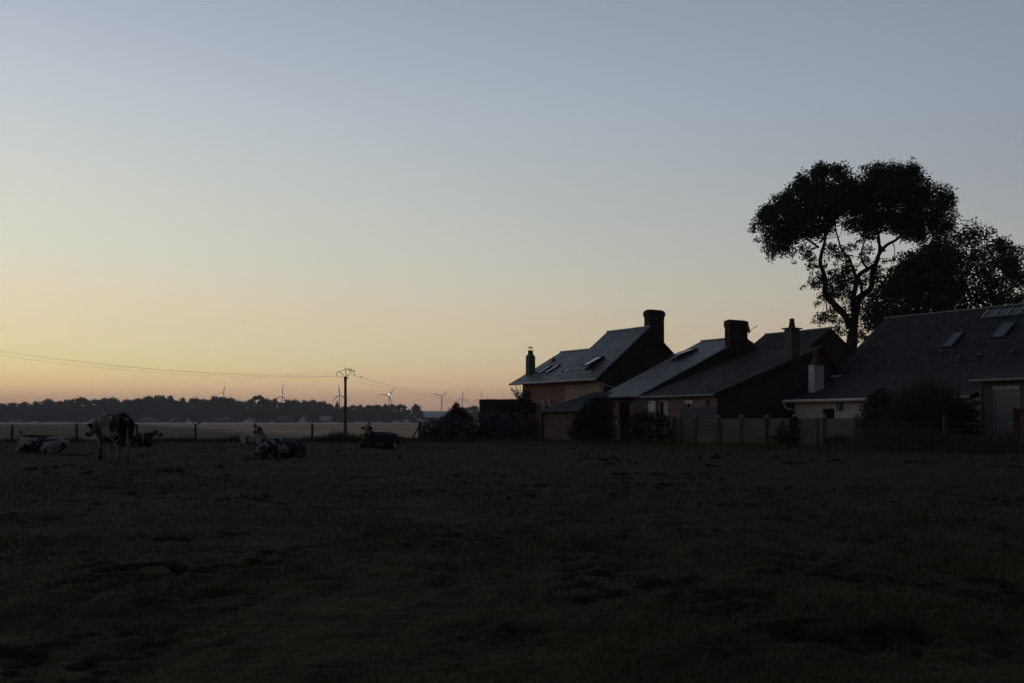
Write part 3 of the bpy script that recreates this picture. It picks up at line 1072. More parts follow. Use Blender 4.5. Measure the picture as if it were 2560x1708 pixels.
# ------------------------------------------------------------------ plants
RNG = np.random.RandomState(12)
M['leaf_dark'] = foliage_mat('dark_tree_leaves', (0.016, 0.020, 0.012), (0.034, 0.040, 0.020))
M['leaf_ash'] = foliage_mat('ash_leaves', (0.018, 0.024, 0.013), (0.032, 0.040, 0.020), 0.1)
M['leaf_bush'] = foliage_mat('bush_leaves', (0.018, 0.026, 0.012), (0.045, 0.055, 0.025))
M['leaf_hedge'] = foliage_mat('hedge_leaves', (0.012, 0.018, 0.010), (0.024, 0.032, 0.016), 0.0)
M['leaf_far'] = foliage_mat('far_wood_leaves', (0.034, 0.044, 0.026), (0.060, 0.072, 0.040), 0.0)
M['leaf_red'] = foliage_mat('reddish_leaves', (0.035, 0.026, 0.018), (0.055, 0.040, 0.026))
M['leaf_weed'] = foliage_mat('dark_weed_leaves', (0.014, 0.013, 0.006), (0.038, 0.034, 0.015), 0.1)
M['blossom'] = foliage_mat('mauve_blossom', (0.085, 0.052, 0.088), (0.17, 0.095, 0.155), 0.1)
M['blossom_white'] = foliage_mat('white_blossom', (0.30, 0.28, 0.28), (0.42, 0.40, 0.40), 0.1)
M['grass_green'] = foliage_mat('green_grass', (0.030, 0.029, 0.010), (0.062, 0.054, 0.021), 0.2)
M['grass_dry'] = foliage_mat('dry_grass', (0.070, 0.050, 0.027), (0.13, 0.093, 0.052), 0.2)
M['grass_tall'] = foliage_mat('tall_dry_grass', (0.040, 0.034, 0.022), (0.080, 0.066, 0.042), 0.1)
M['pampas'] = foliage_mat('pampas_leaves', (0.036, 0.038, 0.022), (0.085, 0.084, 0.052), 0.1)
M['plume'] = foliage_mat('pampas_plume', (0.09, 0.08, 0.06), (0.13, 0.115, 0.09), 0.1)
M['bark'] = weathered('tree_bark', (0.020, 0.018, 0.016), (0.035, 0.031, 0.027), 3, 0.95, 0.1, 0.6, stretch=(5, 5, 0.8))


def leaf_arrays(P, size, aspect=0.45, rng=None, flat=0.0):
    """One rhombic leaf-sized face per point, turned at random."""
    rng = rng or RNG
    n = len(P)
    d = rng.normal(size=(n, 3))
    d[:, 2] *= (1 - flat)
    d /= np.linalg.norm(d, axis=1)[:, None] + 1e-9
    e = rng.normal(size=(n, 3))
    s = np.cross(d, e)
    s /= np.linalg.norm(s, axis=1)[:, None] + 1e-9
    L = (size * (0.6 + 0.8 * rng.rand(n)))[:, None]
    W = L * aspect
    V = np.stack([P - d * L * 0.5, P + s * W * 0.5, P + d * L * 0.5, P - s * W * 0.5], 1).reshape(-1, 3)
    Fq = np.arange(4 * n).reshape(n, 4)
    return V, Fq


def clump_points(C, Rr, per, rng=None, shell=0.55, squash=0.8):
    """Points scattered through lumpy balls C with radii Rr."""
    rng = rng or RNG
    out = []
    for c, r in zip(C, Rr):
        k = max(3, int(per * r * r))
        d = rng.normal(size=(k, 3))
        d /= np.linalg.norm(d, axis=1)[:, None]
        rad = r * (shell + (1 - shell) * rng.rand(k)) ** 0.8 * (0.75 + 0.45 * rng.rand(k))
        q = d * rad[:, None]
        q[:, 2] *= squash
        out.append(c + q)
    return np.concatenate(out)


def crown_obj(name, C, Rr, per, size, mat, parent, aspect=0.45, shell=0.55, squash=0.8, rng=None, origin=(0, 0, 0)):
    P = clump_points(np.asarray(C, float), Rr, per, rng, shell, squash) - np.array(origin)
    V, Fq = leaf_arrays(P, size, aspect, rng)
    return np_obj(name, V, Fq, mat, parent)


def inside(poly, x, y):
    c = np.zeros(len(x), bool)
    n = len(poly)
    for i in range(n):
        x0, y0 = poly[i]
        x1, y1 = poly[(i + 1) % n]
        cond = ((y0 > y) != (y1 > y)) & (x < (x1 - x0) * (y - y0) / (y1 - y0 + 1e-12) + x0)
        c ^= cond
    return c


def edge_dist(poly, x, y):
    d = np.full(len(x), 1e9)
    n = len(poly)
    for i in range(n):
        a = np.array(poly[i], float)
        b = np.array(poly[(i + 1) % n], float)
        ab = b - a
        t = np.clip(((x - a[0]) * ab[0] + (y - a[1]) * ab[1]) / (ab @ ab + 1e-9), 0, 1)
        d = np.minimum(d, np.hypot(x - a[0] - t * ab[0], y - a[1] - t * ab[1]))
    return d


def poly_clumps(poly, dist, n, rmin, rmax, depth, rng, edge=0.0):
    """Clump centres spread through a crown of the given outline (photo pixels) and real depth."""
    P = np.array(poly, float)
    s = dist / F_PX
    X0, X1, Y0, Y1 = P[:, 0].min(), P[:, 0].max(), P[:, 1].min(), P[:, 1].max()
    C, Rr = [], []
    dm = None
    while len(C) < n:
        x = rng.uniform(X0, X1, 400)
        y = rng.uniform(Y0, Y1, 400)
        ok = inside(poly, x, y)
        ed = edge_dist(poly, x, y) * s
        if dm is None:
            dm = ed[ok].max()
        r = rng.uniform(rmin, rmax, 400)
        for i in np.nonzero(ok & (ed > r * (0.62 - edge)))[0]:
            th = depth * math.sqrt(min(1, ed[i] / dm)) * rng.uniform(-1, 1)
            p = at(x[i], y[i], dist)
            C.append((p.x, dist + th, p.z))
            Rr.append(r[i])
            if len(C) >= n:
                break
    return np.array(C), np.array(Rr)


def z8(x, y):
    return (1860 + x / 3.267, 380 + y / 3.267)


def limb(mb, pts, dist, r0, r1, dz=0.0, jit=0.05, rng=None):
    """Trunk or bough through photo pixels, with a drift in depth."""
    rng = rng or RNG
    q = []
    n = len(pts)
    for i, (x, y) in enumerate(pts):
        px, py = z8(x, y)
        t = i / max(1, n - 1)
        p = at(px, py, dist)
        p.y += dz * t
        q.append(p)
    # smooth the line
    out, rr = [], []
    for i in range(n - 1):
        a, b = q[i], q[i + 1]
        pm = q[max(0, i - 1)]
        pn = q[min(n - 1, i + 2)]
        for k in range(4):
            t = k / 4
            t2, t3 = t * t, t * t * t
            v = 0.5 * ((2 * a) + (b - pm) * t + (2 * pm - 5 * a + 4 * b - pn) * t2 + (3 * a - pm - 3 * b + pn) * t3)
            out.append(v)
            u = (i + t) / (n - 1)
            rr.append(r0 + (r1 - r0) * u)
    out.append(q[-1])
    rr.append(r1)
    mb.tube(out, rr, 8)
    return out


def big_tree():
    rng = np.random.RandomState(5)
    D = 75.0
    base = at(2128, 858, D)
    t = empty('ash_tree', (base.x, D, 0), 0, 'tall umbrella-crowned tree with bare forking trunk, standing behind the house roofs', 'tree')
    inv = Vector((base.x, D, 0))
    mb = MB()
    g0 = at(2127, 890, D)
    mb.tube([(base.x - 0.2, D, -0.2), (base.x - 0.15, D, 2.0), g0 + Vector((0, 0, 0)), at(2130, 850, D), at(2134, 820, D)], [0.60, 0.50, 0.46, 0.40, 0.30], 10)
    tips = []
    tips += limb(mb, [(865, 1440), (820, 1340), (720, 1240), (650, 1170), (645, 1060), (620, 980), (595, 920), (605, 830), (625, 740), (620, 650), (560, 540), (520, 420)], D, 0.27, 0.05, -1.5)[12:]
    tips += limb(mb, [(622, 740), (690, 640), (740, 520), (760, 400)], D - 0.9, 0.09, 0.03, -1)
    tips += limb(mb, [(610, 780), (540, 745), (470, 710), (400, 680), (300, 600)], D - 0.9, 0.085, 0.03, -1.6)
    tips += limb(mb, [(895, 1440), (915, 1320), (945, 1200), (990, 1160), (1060, 1100), (1075, 980), (1110, 900), (1140, 820), (1210, 740), (1300, 690), (1400, 600), (1480, 500)], D, 0.31, 0.05, 1.5)[10:]
    tips += limb(mb, [(900, 1330), (895, 1200), (920, 1080), (950, 1000), (1040, 940), (1100, 890), (1120, 780), (1110, 650), (1060, 480), (1040, 330)], D, 0.23, 0.05, 0.5)[12:]
    tips += limb(mb, [(925, 1050), (900, 940), (890, 850), (850, 790), (835, 700), (825, 600), (800, 450)], D + 0.2, 0.12, 0.04, 2.5)[6:]
    tips += limb(mb, [(1010, 950), (950, 900), (930, 830), (935, 760), (910, 700), (900, 560)], D + 0.3, 0.09, 0.035, -2)[4:]
    tips += limb(mb, [(1150, 810), (1130, 770), (1110, 700), (1180, 560), (1250, 400)], D + 1, 0.10, 0.035, 1)
    tips += limb(mb, [(1140, 890), (1220, 880), (1280, 850)], D + 1, 0.07, 0.03, 1)
    limb(mb, [(1210, 740), (1250, 770), (1270, 820)], D + 1, 0.05, 0.02, 1)
    limb(mb, [(890, 850), (820, 845), (760, 835)], D + 1, 0.06, 0.025, -0.5)
    limb(mb, [(915, 990), (880, 970), (855, 955)], D + 0.5, 0.06, 0.03, -0.5)
    limb(mb, [(960, 1180), (970, 1080), (955, 1010)], D + 0.5, 0.13, 0.09, 0.5)
    outline = [(890, 300), (918, 175), (940, 128), (990, 102), (1100, 106), (1200, 98), (1300, 105), (1390, 150), (1440, 192), (1510, 222), (1575, 255), (1625, 315), (1655, 400), (1672, 500), (1668, 600),
               (1670, 700), (1580, 760), (1460, 745), (1360, 720), (1280, 670), (1200, 690), (1120, 640), (1060, 720), (1000, 760), (930, 660), (860, 640), (800, 560), (740, 650), (700, 700), (640, 700),
               (570, 720), (520, 690), (440, 780), (400, 760), (340, 850), (280, 890), (230, 860), (170, 810), (110, 770), (75, 690), (62, 620), (80, 540), (110, 450), (170, 380), (260, 340),
               (285, 285), (360, 232), (420, 190), (500, 155), (560, 120), (640, 104), (700, 104), (780, 128), (840, 160), (868, 200)]
    P = [z8(*p) for p in outline]
    C, Rr = poly_clumps(P, D, 560, 0.38, 0.95, 4.2, rng, 0.02)
    # hanging sprays under the crown and round the boughs
    sub = [(750, 1050, 1.0), (830, 1020, 1.0), (690, 1100, .8), (780, 1130, .9), (850, 1080, .8), (710, 1180, .7), (820, 1200, .7), (600, 1080, .55), (575, 1045, .4), (650, 1370, .6), (700, 1330, .7),
           (760, 1400, .6), (640, 1330, .4), (830, 1290, .7), (960, 1370, .7), (990, 1440, .6), (1010, 1500, .5), (960, 1520, .5), (1000, 890, .5), (1030, 1000, .7), (980, 1060, .5), (780, 850, .7),
           (740, 790, .7), (890, 780, .55), (1000, 690, .7), (500, 860, .6), (560, 900, .5), (480, 800, .6), (640, 930, .3), (690, 980, .35), (660, 1020, .45), (540, 930, .3), (1020, 800, .55), (960, 640, .7),
           (610, 960, .3), (810, 970, .5), (800, 1480, .5), (740, 1450, .4), (860, 900, .4), (1150, 950, .6), (1110, 1000, .6), (1040, 1280, .7), (1060, 1180, .7), (940, 1290, .4), (1090, 1400, .6)]
    C2, R2 = [], []
    for x, y, r in sub:
        p = at(*z8(x, y), D)
        C2.append((p.x, D + rng.uniform(-1.2, 1.2), p.z))
        R2.append(r)
        for _ in range(3):
            C2.append((p.x + rng.normal() * r * 0.8, D + rng.uniform(-1.5, 1.5), p.z + rng.normal() * r * 0.6))
            R2.append(r * rng.uniform(0.45, 0.7))
    C = np.concatenate([C, np.array(C2)])
    Rr = np.concatenate([Rr, np.array(R2)])
    # twigs out to the clumps
    T = np.array([tuple(v) for v in tips])
    for c, r in zip(C[::3], Rr[::3]):
        j = np.argmin(((T - c) ** 2).sum(1))
        if np.linalg.norm(T[j] - c) < 4.5:
            a = Vector(T[j])
            b = Vector(c)
            m = (a + b) / 2 + Vector(rng.normal(size=3) * 0.25) + Vector((0, 0, -0.15))
            mb.tube([a, m, b], [0.035, 0.022, 0.008], 4, 0, False)
    mb.v = [tuple(Vector(v) - inv) for v in mb.v]
    mb.build('trunk', M['bark'], t, True)
    Pp = clump_points(C, Rr, 330, rng, 0.25, 0.85) - np.array(inv)
    V, Fq = leaf_arrays(Pp, 0.21, 0.42, rng)
    np_obj('crown', V, Fq, M['leaf_ash'], t)


big_tree()


def side_tree(poly, D, n, base_px, seed, label, rmin=0.45, rmax=1.0, per=125, boughs=26):
    rng = np.random.RandomState(seed)
    P = [z8(*p) for p in poly]
    C, Rr = poly_clumps(P, D, n, rmin, rmax, 4.0, rng, 0.25)
    bx = at(*z8(*base_px), D)
    t = empty('broadleaf_tree', (bx.x, D, 0), 0, label, 'tree', 'dark trees behind the near house')
    inv = np.array((bx.x, D, 0))
    mb = MB()
    top = C[:, 2].max()
    trunk = [Vector((bx.x + rng.normal() * 0.15 * k, D + rng.normal() * 0.15 * k, top * 0.68 * k / 5)) for k in range(6)]
    mb.tube(trunk, [0.45, 0.40, 0.34, 0.28, 0.2, 0.12], 8)
    for c in C[rng.choice(len(C), min(boughs, len(C)), False)]:
        a = trunk[rng.randint(2, 6)]
        b = Vector(c)
        m = a.lerp(b, 0.5) + Vector((rng.normal() * 0.3, rng.normal() * 0.3, 0.5))
        mb.tube([a, m, b], [0.12, 0.07, 0.02], 5, 0, False)
    mb.v = [tuple(np.array(v) - inv) for v in mb.v]
    mb.build('trunk', M['bark'], t, True)
    Pp = clump_points(C, Rr, per, rng, 0.35, 0.8) - inv
    V, Fq = leaf_arrays(Pp, 0.25, 0.5, rng)
    np_obj('crown', V, Fq, M['leaf_dark'], t)


side_tree([(1010, 1420), (1000, 1300), (1090, 1130), (1170, 1000), (1240, 930), (1290, 840), (1370, 770), (1480, 735), (1580, 725), (1660, 735), (1700, 1000), (1720, 1300), (1500, 1420), (1200, 1500)], 82, 380, (1420, 1500), 15,
          'dark bushy tree between the umbrella-crowned tree and the tree at the right edge')
side_tree([(1690, 700), (1700, 580), (1740, 556), (1830, 575), (1870, 630), (1950, 620), (2010, 680), (2050, 735), (2110, 700), (2150, 710), (2200, 775), (2300, 800), (2420, 850), (2520, 1000), (2520, 1400), (1700, 1400), (1560, 1100), (1600, 850)], 88, 340, (2050, 1500), 16,
          'dark ragged broadleaf tree at the right edge, behind the big dark roof', 0.45, 1.05, 125)


# ---- clipped hedge and bushes by the houses
def leaf_box(name, x0, x1, y0, y1, z0, z1, n, size, mat, parent, rng):
    """A clipped hedge: leaves thick on the faces of a block, over a dense core."""
    P = rng.rand(n, 3)
    f = rng.randint(0, 5, n)
    P[f == 0, 2] = 1
    P[f == 1, 0] = 0
    P[f == 2, 0] = 1
    P[f == 3, 1] = 0
    P[f == 4, 1] = 1
    P = P * np.array([x1 - x0, y1 - y0, z1 - z0]) + np.array([x0, y0, z0]) + rng.normal(size=(n, 3)) * 0.035
    V, Fq = leaf_arrays(P, size, 0.5, rng)
    b = np.array([(x0, y0, z0), (x1, y0, z0), (x1, y1, z0), (x0, y1, z0), (x0, y0, z1), (x1, y0, z1), (x1, y1, z1), (x0, y1, z1)]) * 1.0
    ctr = b.mean(0)
    b = ctr + (b - ctr) * 0.985
    k = len(V)
    V = np.concatenate([V, b])
    Fq = np.concatenate([Fq, k + np.array([(3, 2, 1, 0), (4, 5, 6, 7), (0, 1, 5, 4), (1, 2, 6, 5), (2, 3, 7, 6), (3, 0, 4, 7)])])
    return np_obj(name, V, Fq, mat, parent)


def plants_by_houses():
    rng = np.random.RandomState(8)
    h = empty('clipped_hedge', (-2.2, 70, 0), 0, 'dark square-clipped evergreen hedge, flat-topped, left of the farthest house', 'hedge')
    a, b = at(1201, 1001, 70), at(1322, 1001, 70)
    leaf_box('foliage', a.x + 2.2, b.x + 2.2, -0.6, 0.9, 0, a.z, 9000, 0.10, M['leaf_hedge'], h, rng)

    def bush(name, label, cat, D, blobs, mat, size=0.12, per=160, group=None, blossoms=None, shell=0.4, stems=8):
        """blobs: (px, py, radius in metres[, depth offset])."""
        C, Rr = [], []
        for bb in blobs:
            p = at(bb[0], bb[1], D + (bb[3] if len(bb) > 3 else 0))
            C.append((p.x, p.y, max(p.z, bb[2] * 0.4)))
            Rr.append(bb[2])
        C = np.array(C)
        o = np.array((C[:, 0].mean(), D, 0))
        t = empty(name, tuple(o), 0, label, cat, group)
        s = MB()
        for i in range(min(stems, len(C) * 2)):
            c = C[i % len(C)] - o
            s.tube([(c[0] * 0.3 + rng.normal() * 0.1, c[1] * 0.3, 0), (c[0] * 0.7, c[1] * 0.7, c[2] * 0.6), tuple(c)], [0.035, 0.025, 0.012], 5)
        s.build('stem', M['bark'], t)
        crown_obj('foliage', C - o, Rr, per * 13, size * 0.85, mat, t, 0.5, shell, 0.85, rng)
        if blossoms:
            bm_, k, r = blossoms
            P = []
            for c, rr in zip(C - o, Rr):
                for _ in range(k):
                    d = rng.normal(size=3)
                    d[1] = -abs(d[1]) if rng.rand() < 0.75 else d[1]
                    d[2] = d[2] * 0.8 + 0.15
                    d /= np.linalg.norm(d)
                    P.append(c + d * rr * np.array([1, 1, 0.85]) * rng.uniform(0.9, 1.08))
            P = np.array(P)
            Q = clump_points(P, np.full(len(P), r), 26 / (r * r), rng, 0.5, 0.8)
            V, Fq = leaf_arrays(Q, r * 0.55, 0.9, rng)
            tag(np_obj('blossom', V, Fq, bm_, t), kind='stuff')
        return t
    hy = 'flowering shrubs along the garden fence'
    M1 = (M['blossom'], 26, 0.10)
    bush('flowering_shrub', 'mauve flowering shrub at the left end of the row, against the wooden corner post', 'shrub', 59, [(1068, 1078, .50), (1084, 1068, .6), (1100, 1074, .6), (1078, 1096, .5), (1096, 1098, .5)], M['leaf_bush'], .11, 150, hy, M1)
    bush('flowering_shrub', 'mauve flowering shrub in the gap left of the clipped hedge', 'shrub', 60, [(1122, 1068, .6), (1140, 1062, .62), (1132, 1088, .6), (1152, 1086, .6), (1114, 1092, .5)], M['leaf_bush'], .11, 150, hy, M1)
    bush('flowering_shrub', 'lower greener shrub with few blooms, below the left edge of the clipped hedge', 'shrub', 58.5, [(1172, 1070, .55), (1186, 1078, .55), (1176, 1094, .55), (1194, 1096, .5)], M['leaf_bush'], .12, 170, hy, (M['blossom'], 5, 0.09))
    bush('flowering_shrub', 'tall mauve flowering shrub rounded up in front of the clipped hedge', 'shrub', 59, [(1216, 1056, .68), (1238, 1054, .7), (1226, 1078, .7), (1250, 1076, .65), (1240, 1096, .6), (1212, 1094, .6)], M['leaf_bush'], .11, 140, hy, M1)
    bush('flowering_shrub', 'mauve flowering shrub in front of the dark porch of the farthest house', 'shrub', 58, [(1280, 1056, .65), (1300, 1054, .68), (1288, 1078, .7), (1310, 1080, .65), (1270, 1094, .6), (1298, 1098, .55)], M['leaf_bush'], .11, 140, hy, M1)
    bush('flowering_shrub', 'mauve flowering shrub pressed against the left corner of the lean-to shed', 'shrub', 57, [(1326, 1058, .55), (1338, 1072, .5), (1330, 1090, .55), (1342, 1096, .45)], M['leaf_bush'], .11, 140, hy, M1)
    bush('conifer_shrub', 'pointed dark shrub rising behind the flowering shrubs', 'shrub', 63, [(1141, 1012, .22), (1139, 1022, .36), (1146, 1030, .5), (1134, 1034, .48), (1150, 1044, .62), (1128, 1048, .6), (1142, 1052, .75), (1166, 1050, .5), (1112, 1052, .4)], M['leaf_dark'], .13, 190)
    bush('small_tree', 'thin-leaved reddish young tree at the far corner of the farthest house', 'tree', 61, [(1304, 1012, .55), (1312, 1000, .45), (1316, 985, .35), (1298, 1030, .65), (1316, 1030, .6), (1286, 1020, .4), (1308, 1048, .7), (1292, 1050, .6), (1320, 1010, .35)], M['leaf_dark'], .12, 150)
    # its bare sprays against the sky
    tr = [o for o in COL.objects if o.name.startswith('small_tree')][0]
    s = MB()
    pts = []
    for k in range(14):
        a = at(1303 + k * 0.4, 1010, 61)
        b = at(rng.uniform(1276, 1306), rng.uniform(962, 995), 61 + rng.uniform(-.3, .3))
        m = a.lerp(b, 0.5) + Vector((rng.normal() * 0.08, 0, 0.1))
        s.tube([tuple(v - tr.location) for v in (a, m, b)], [0.014, 0.01, 0.005], 4)
        for j in range(26):
            f = rng.uniform(0.25, 1.05)
            pts.append(np.array(a.lerp(b, f)) + rng.normal(size=3) * 0.07)
    s.build('branch', M['bark'], tr)
    V, Fq = leaf_arrays(np.array(pts) - np.array(tr.location), 0.10, 0.5, rng)
    np_obj('leaf_spray', V, Fq, M['leaf_red'], tr)
    bush('climbing_shrub', 'big dark shrub grown over the right end of the lean-to shed roof', 'shrub', 50.5,
         [(1474, 1016, .38), (1490, 1008, .40), (1503, 1004, .36), (1514, 1018, .5), (1470, 1028, .5), (1492, 1030, .7), (1510, 1040, .6), (1458, 1048, .55), (1480, 1058, .7), (1505, 1066, .65), (1522, 1050, .4), (1448, 1062, .45), (1466, 1084, .6), (1490, 1092, .65), (1512, 1094, .5), (1446, 1092, .4), (1522, 1080, .4), (1456, 1036, .3), (1432, 1082, .35), (1524, 1004, .25), (1482, 1000, .2), (1440, 1070, .22)],
         M['leaf_bush'], .13, 190)
    bush('rose_bush', 'dark rounded bush with a few pale blooms, below the white-framed glass door', 'shrub', 48,
         [(1590, 1050, .42), (1612, 1044, .45), (1640, 1046, .45), (1660, 1054, .42), (1580, 1074, .45), (1606, 1070, .6), (1634, 1072, .6), (1662, 1078, .5), (1586, 1098, .42), (1612, 1098, .5), (1640, 1100, .5), (1664, 1100, .42)], M['leaf_dark'], .11, 210)
    rb = [o for o in COL.objects if o.name.startswith('rose_bush')][0]
    P = np.array([np.array(at(rng.uniform(1640, 1668), rng.uniform(1066, 1100), 47.4)) + rng.normal(size=3) * 0.05 for _ in range(9)]) - np.array(rb.location)
    Q = clump_points(P, np.full(len(P), 0.035), 9000, rng)
    V, Fq = leaf_arrays(Q, 0.03, 0.9, rng)
    tag(np_obj('blossom', V, Fq, M['blossom_white'], rb), kind='stuff')
    bush('ivy_bush', 'dark ivy climbing the concrete fence, the taller narrow clump', 'shrub', 45.2, [(1984, 1050, .22), (1982, 1062, .25), (1986, 1076, .26), (1980, 1088, .28), (1988, 1098, .26), (1976, 1104, .28)], M['leaf_dark'], .09, 420)
    bush('weed_clump', 'wispy weeds in front of the concrete fence, left of the ivy', 'weeds', 45, [(1950, 1072, .2), (1958, 1058, .14), (1956, 1086, .28), (1966, 1094, .3), (1944, 1098, .28), (1934, 1094, .16), (1962, 1070, .16)], M['leaf_bush'], .09, 260)
    bush('bramble', 'low bramble at the foot of the concrete fence, beside the near house', 'shrub', 44, [(2080, 1104, .26), (2096, 1100, .3), (2112, 1100, .28), (2126, 1106, .25), (2068, 1110, .2), (2140, 1108, .2)], M['leaf_dark'], .09, 330)
    bush('broadleaf_bush', 'dark low bush right of the pampas grass, before the shuttered wall', 'shrub', 41, [(2404, 1030, .36), (2422, 1022, .34), (2434, 1036, .3), (2412, 1056, .45), (2432, 1062, .4), (2400, 1086, .5), (2426, 1090, .5), (2440, 1084, .3), (2438, 1010, .2)], M['leaf_bush'], .12, 200)
    bush('broadleaf_bush', 'loose green bush against the white wall, left of the pampas grass', 'shrub', 43.5,
         [(2186, 1000, .42), (2204, 990, .42), (2176, 1024, .5), (2202, 1018, .6), (2226, 1006, .6), (2174, 1052, .5), (2200, 1050, .7), (2228, 1042, .7), (2180, 1082, .5), (2206, 1084, .65), (2234, 1078, .6), (2194, 1110, .5), (2222, 1110, .5), (2160, 1066, .28)], M['leaf_bush'], .12, 200)


plants_by_houses()


# ---- blades: curved grass leaves as thin strips
def blade_arrays(B, H, lean, width, rng, seg=3, droop=1.6):
    """B base points (n,3), H heights (n,), lean (n,) sideways reach; strips that taper to a point."""
    n = len(B)
    az = rng.uniform(0, 2 * math.pi, n)
    dx, dy = np.cos(az), np.sin(az)
    wx, wy = -dy, dx
    V = np.zeros((n, seg * 2 + 1, 3), np.float32)
    for k in range(seg + 1):
        t = k / seg
        x = B[:, 0] + dx * lean * t ** droop
        y = B[:, 1] + dy * lean * t ** droop
        z = B[:, 2] + H * (t - 0.25 * (lean / (H + 1e-6)) * t * t * (droop > 2))
        w = width * (1 - t) * 0.5
        if k < seg:
            V[:, 2 * k] = np.stack([x - wx * w, y - wy * w, z], -1)
            V[:, 2 * k + 1] = np.stack([x + wx * w, y + wy * w, z], -1)
        else:
            V[:, 2 * k] = np.stack([x, y, z], -1)
    m = seg * 2 + 1
    base = (np.arange(n) * m)[:, None]
    F = []
    for k in range(seg - 1):
        a = 2 * k
        F.append(np.concatenate([base + a, base + a + 1, base + a + 3], 1))
        F.append(np.concatenate([base + a, base + a + 3, base + a + 2], 1))
    a = 2 * (seg - 1)
    F.append(np.concatenate([base + a, base + a + 1, base + a + 2], 1))
    return V.reshape(-1, 3), np.concatenate(F)


def turf():
    rng = np.random.RandomState(77)

    def scatter(y0, y1, dens, spread=0.80):
        n = int(0.5 * (y1 * y1 - y0 * y0) * 2 * spread * dens)
        y = np.sqrt(rng.uniform(y0 * y0, y1 * y1, n))
        x = rng.uniform(-spread, spread, n) * y
        mud = mud_at(x, y)
        keep = rng.rand(n) > mud * 0.8
        pat = fbm2(x * 0.9 + 31, y * 0.9 + 17, 61, 3)
        keep &= rng.rand(n) < np.clip(0.25 + 2.2 * (pat - 0.25), 0.15, 1)
        x, y, pat = x[keep], y[keep], pat[keep]
        return x, y, ground_h(x, y) - 0.01, pat
    VV, FF, k = [], [], 0
    dry = []
    for y0, y1, dens, hh, w in ((2.8, 6, 1500, 0.050, 0.006), (6, 11, 620, 0.058, 0.009), (11, 20, 190, 0.065, 0.014), (20, 36, 60, 0.045, 0.024), (36, 57, 26, 0.05, 0.04)):
        x, y, z, pat = scatter(y0, y1, dens)
        H = hh * (0.35 + 1.1 * rng.rand(len(x))) * (0.55 + 1.2 * (pat - 0.2))
        tall = rng.rand(len(x)) < 0.008
        H[tall] *= 2.3
        V, F = blade_arrays(np.stack([x, y, z], -1), H, H * rng.uniform(0.2, 1.1, len(x)), w, rng, 2)
        VV.append(V)
        FF.append(F + k)
        k += len(V)
    o = np_obj('grass', np.concatenate(VV), np.concatenate(FF), M['grass_green'])
    tag(o, kind='stuff')
    # scattered dry stalks
    VV, FF, k = [], [], 0
    for y0, y1, dens, hh, w in ((2.8, 8, 55, 0.09, 0.005), (8, 20, 16, 0.11, 0.010), (20, 32, 14, 0.09, 0.022), (32, 57, 30, 0.09, 0.032)):
        x, y, z, pat = scatter(y0, y1, dens)
        H = hh * (0.3 + 1.1 * rng.rand(len(x)))
        V, F = blade_arrays(np.stack([x, y, z], -1), H, H * rng.uniform(0.3, 2.0, len(x)), w, rng, 2)
        VV.append(V)
        FF.append(F + k)
        k += len(V)
    o = np_obj('dry_grass', np.concatenate(VV), np.concatenate(FF), M['grass_dry'])
    tag(o, kind='stuff')

    # dark weed tussocks and clods left standing by the cows
    P, S = [], []
    for y0, y1, n, lo, hi in ((3.2, 8, 26, .03, .06), (8, 18, 120, .035, .10), (18, 34, 150, .04, .13), (34, 55, 90, .05, .14)):
        y = np.sqrt(rng.uniform(y0 * y0, y1 * y1, n))
        x = rng.uniform(-0.8, 0.8, n) * y
        keep = fbm2(x * 0.35 + 8, y * 0.35 + 2, 71, 3) > 0.40
        for xx, yy in zip(x[keep], y[keep]):
            for _ in range(rng.randint(1, 6)):
                P.append((xx + rng.normal() * 0.30, yy + rng.normal() * 0.10, 0))
                S.append(rng.uniform(lo, hi))
    P, S = np.array(P), np.array(S)
    P[:, 2] = ground_h(P[:, 0], P[:, 1]) + S * 0.15
    Q = clump_points(P, S, 45 / np.mean(S) ** 2, rng, 0.2, 0.42)
    V, F = leaf_arrays(Q, np.clip(0.014 + Q[:, 1] * 0.0016, 0.02, 0.06), 0.35, rng)
    tag(np_obj('weed_tussocks', V, F, M['leaf_weed']), kind='stuff')

    # tall growth along the fences
    def strip(name, pts, width, n, h0, h1, mat, w=0.03, lean=0.35):
        B, Hs = [], []
        for i in range(len(pts) - 1):
            a, b = np.array(pts[i]), np.array(pts[i + 1])
            m = int(n * np.linalg.norm(b - a) / sum(np.linalg.norm(np.array(pts[j + 1]) - np.array(pts[j])) for j in range(len(pts) - 1)))
            t = rng.rand(m)
            p = a + (b - a) * t[:, None] + rng.normal(size=(m, 2)) * width
            B.append(p)
        B = np.concatenate(B)
        pat = fbm2(B[:, 0] * 0.8 + 3, B[:, 1] * 0.8 + 8, 91, 3)
        H = (h0 + (h1 - h0) * rng.rand(len(B))) * np.clip(0.2 + 1.9 * (pat - 0.18), 0.15, 1.4)
        B3 = np.stack([B[:, 0], B[:, 1], ground_h(B[:, 0], B[:, 1]) - 0.02], -1)
        V, F = blade_arrays(B3, H, H * lean * rng.rand(len(B)), w, rng, 3)
        tag(np_obj(name, V, F, mat), kind='stuff')
    back = [(-36, 57), (-20, 57.5), (-5.6, 60)]
    strip('fence_weeds', back, 0.7, 9000, 0.15, 0.55, M['grass_green'], 0.04)
    strip('fence_weeds', [(-12, 57.6), (-5.6, 59)], 0.6, 5000, 0.25, 0.8, M['grass_green'], 0.04)
    right = [(-5.6, 58.5), (1.6, 55.5), (6.6, 46), (10.5, 41.5), (14, 38.5)]
    strip('fence_weeds', right, 0.8, 11000, 0.12, 0.5, M['grass_green'], 0.035)
    strip('dry_fringe', [(-4, 54), (4, 49), (9, 41), (13, 37)], 1.3, 9000, 0.10, 0.32, M['grass_dry'], 0.03)
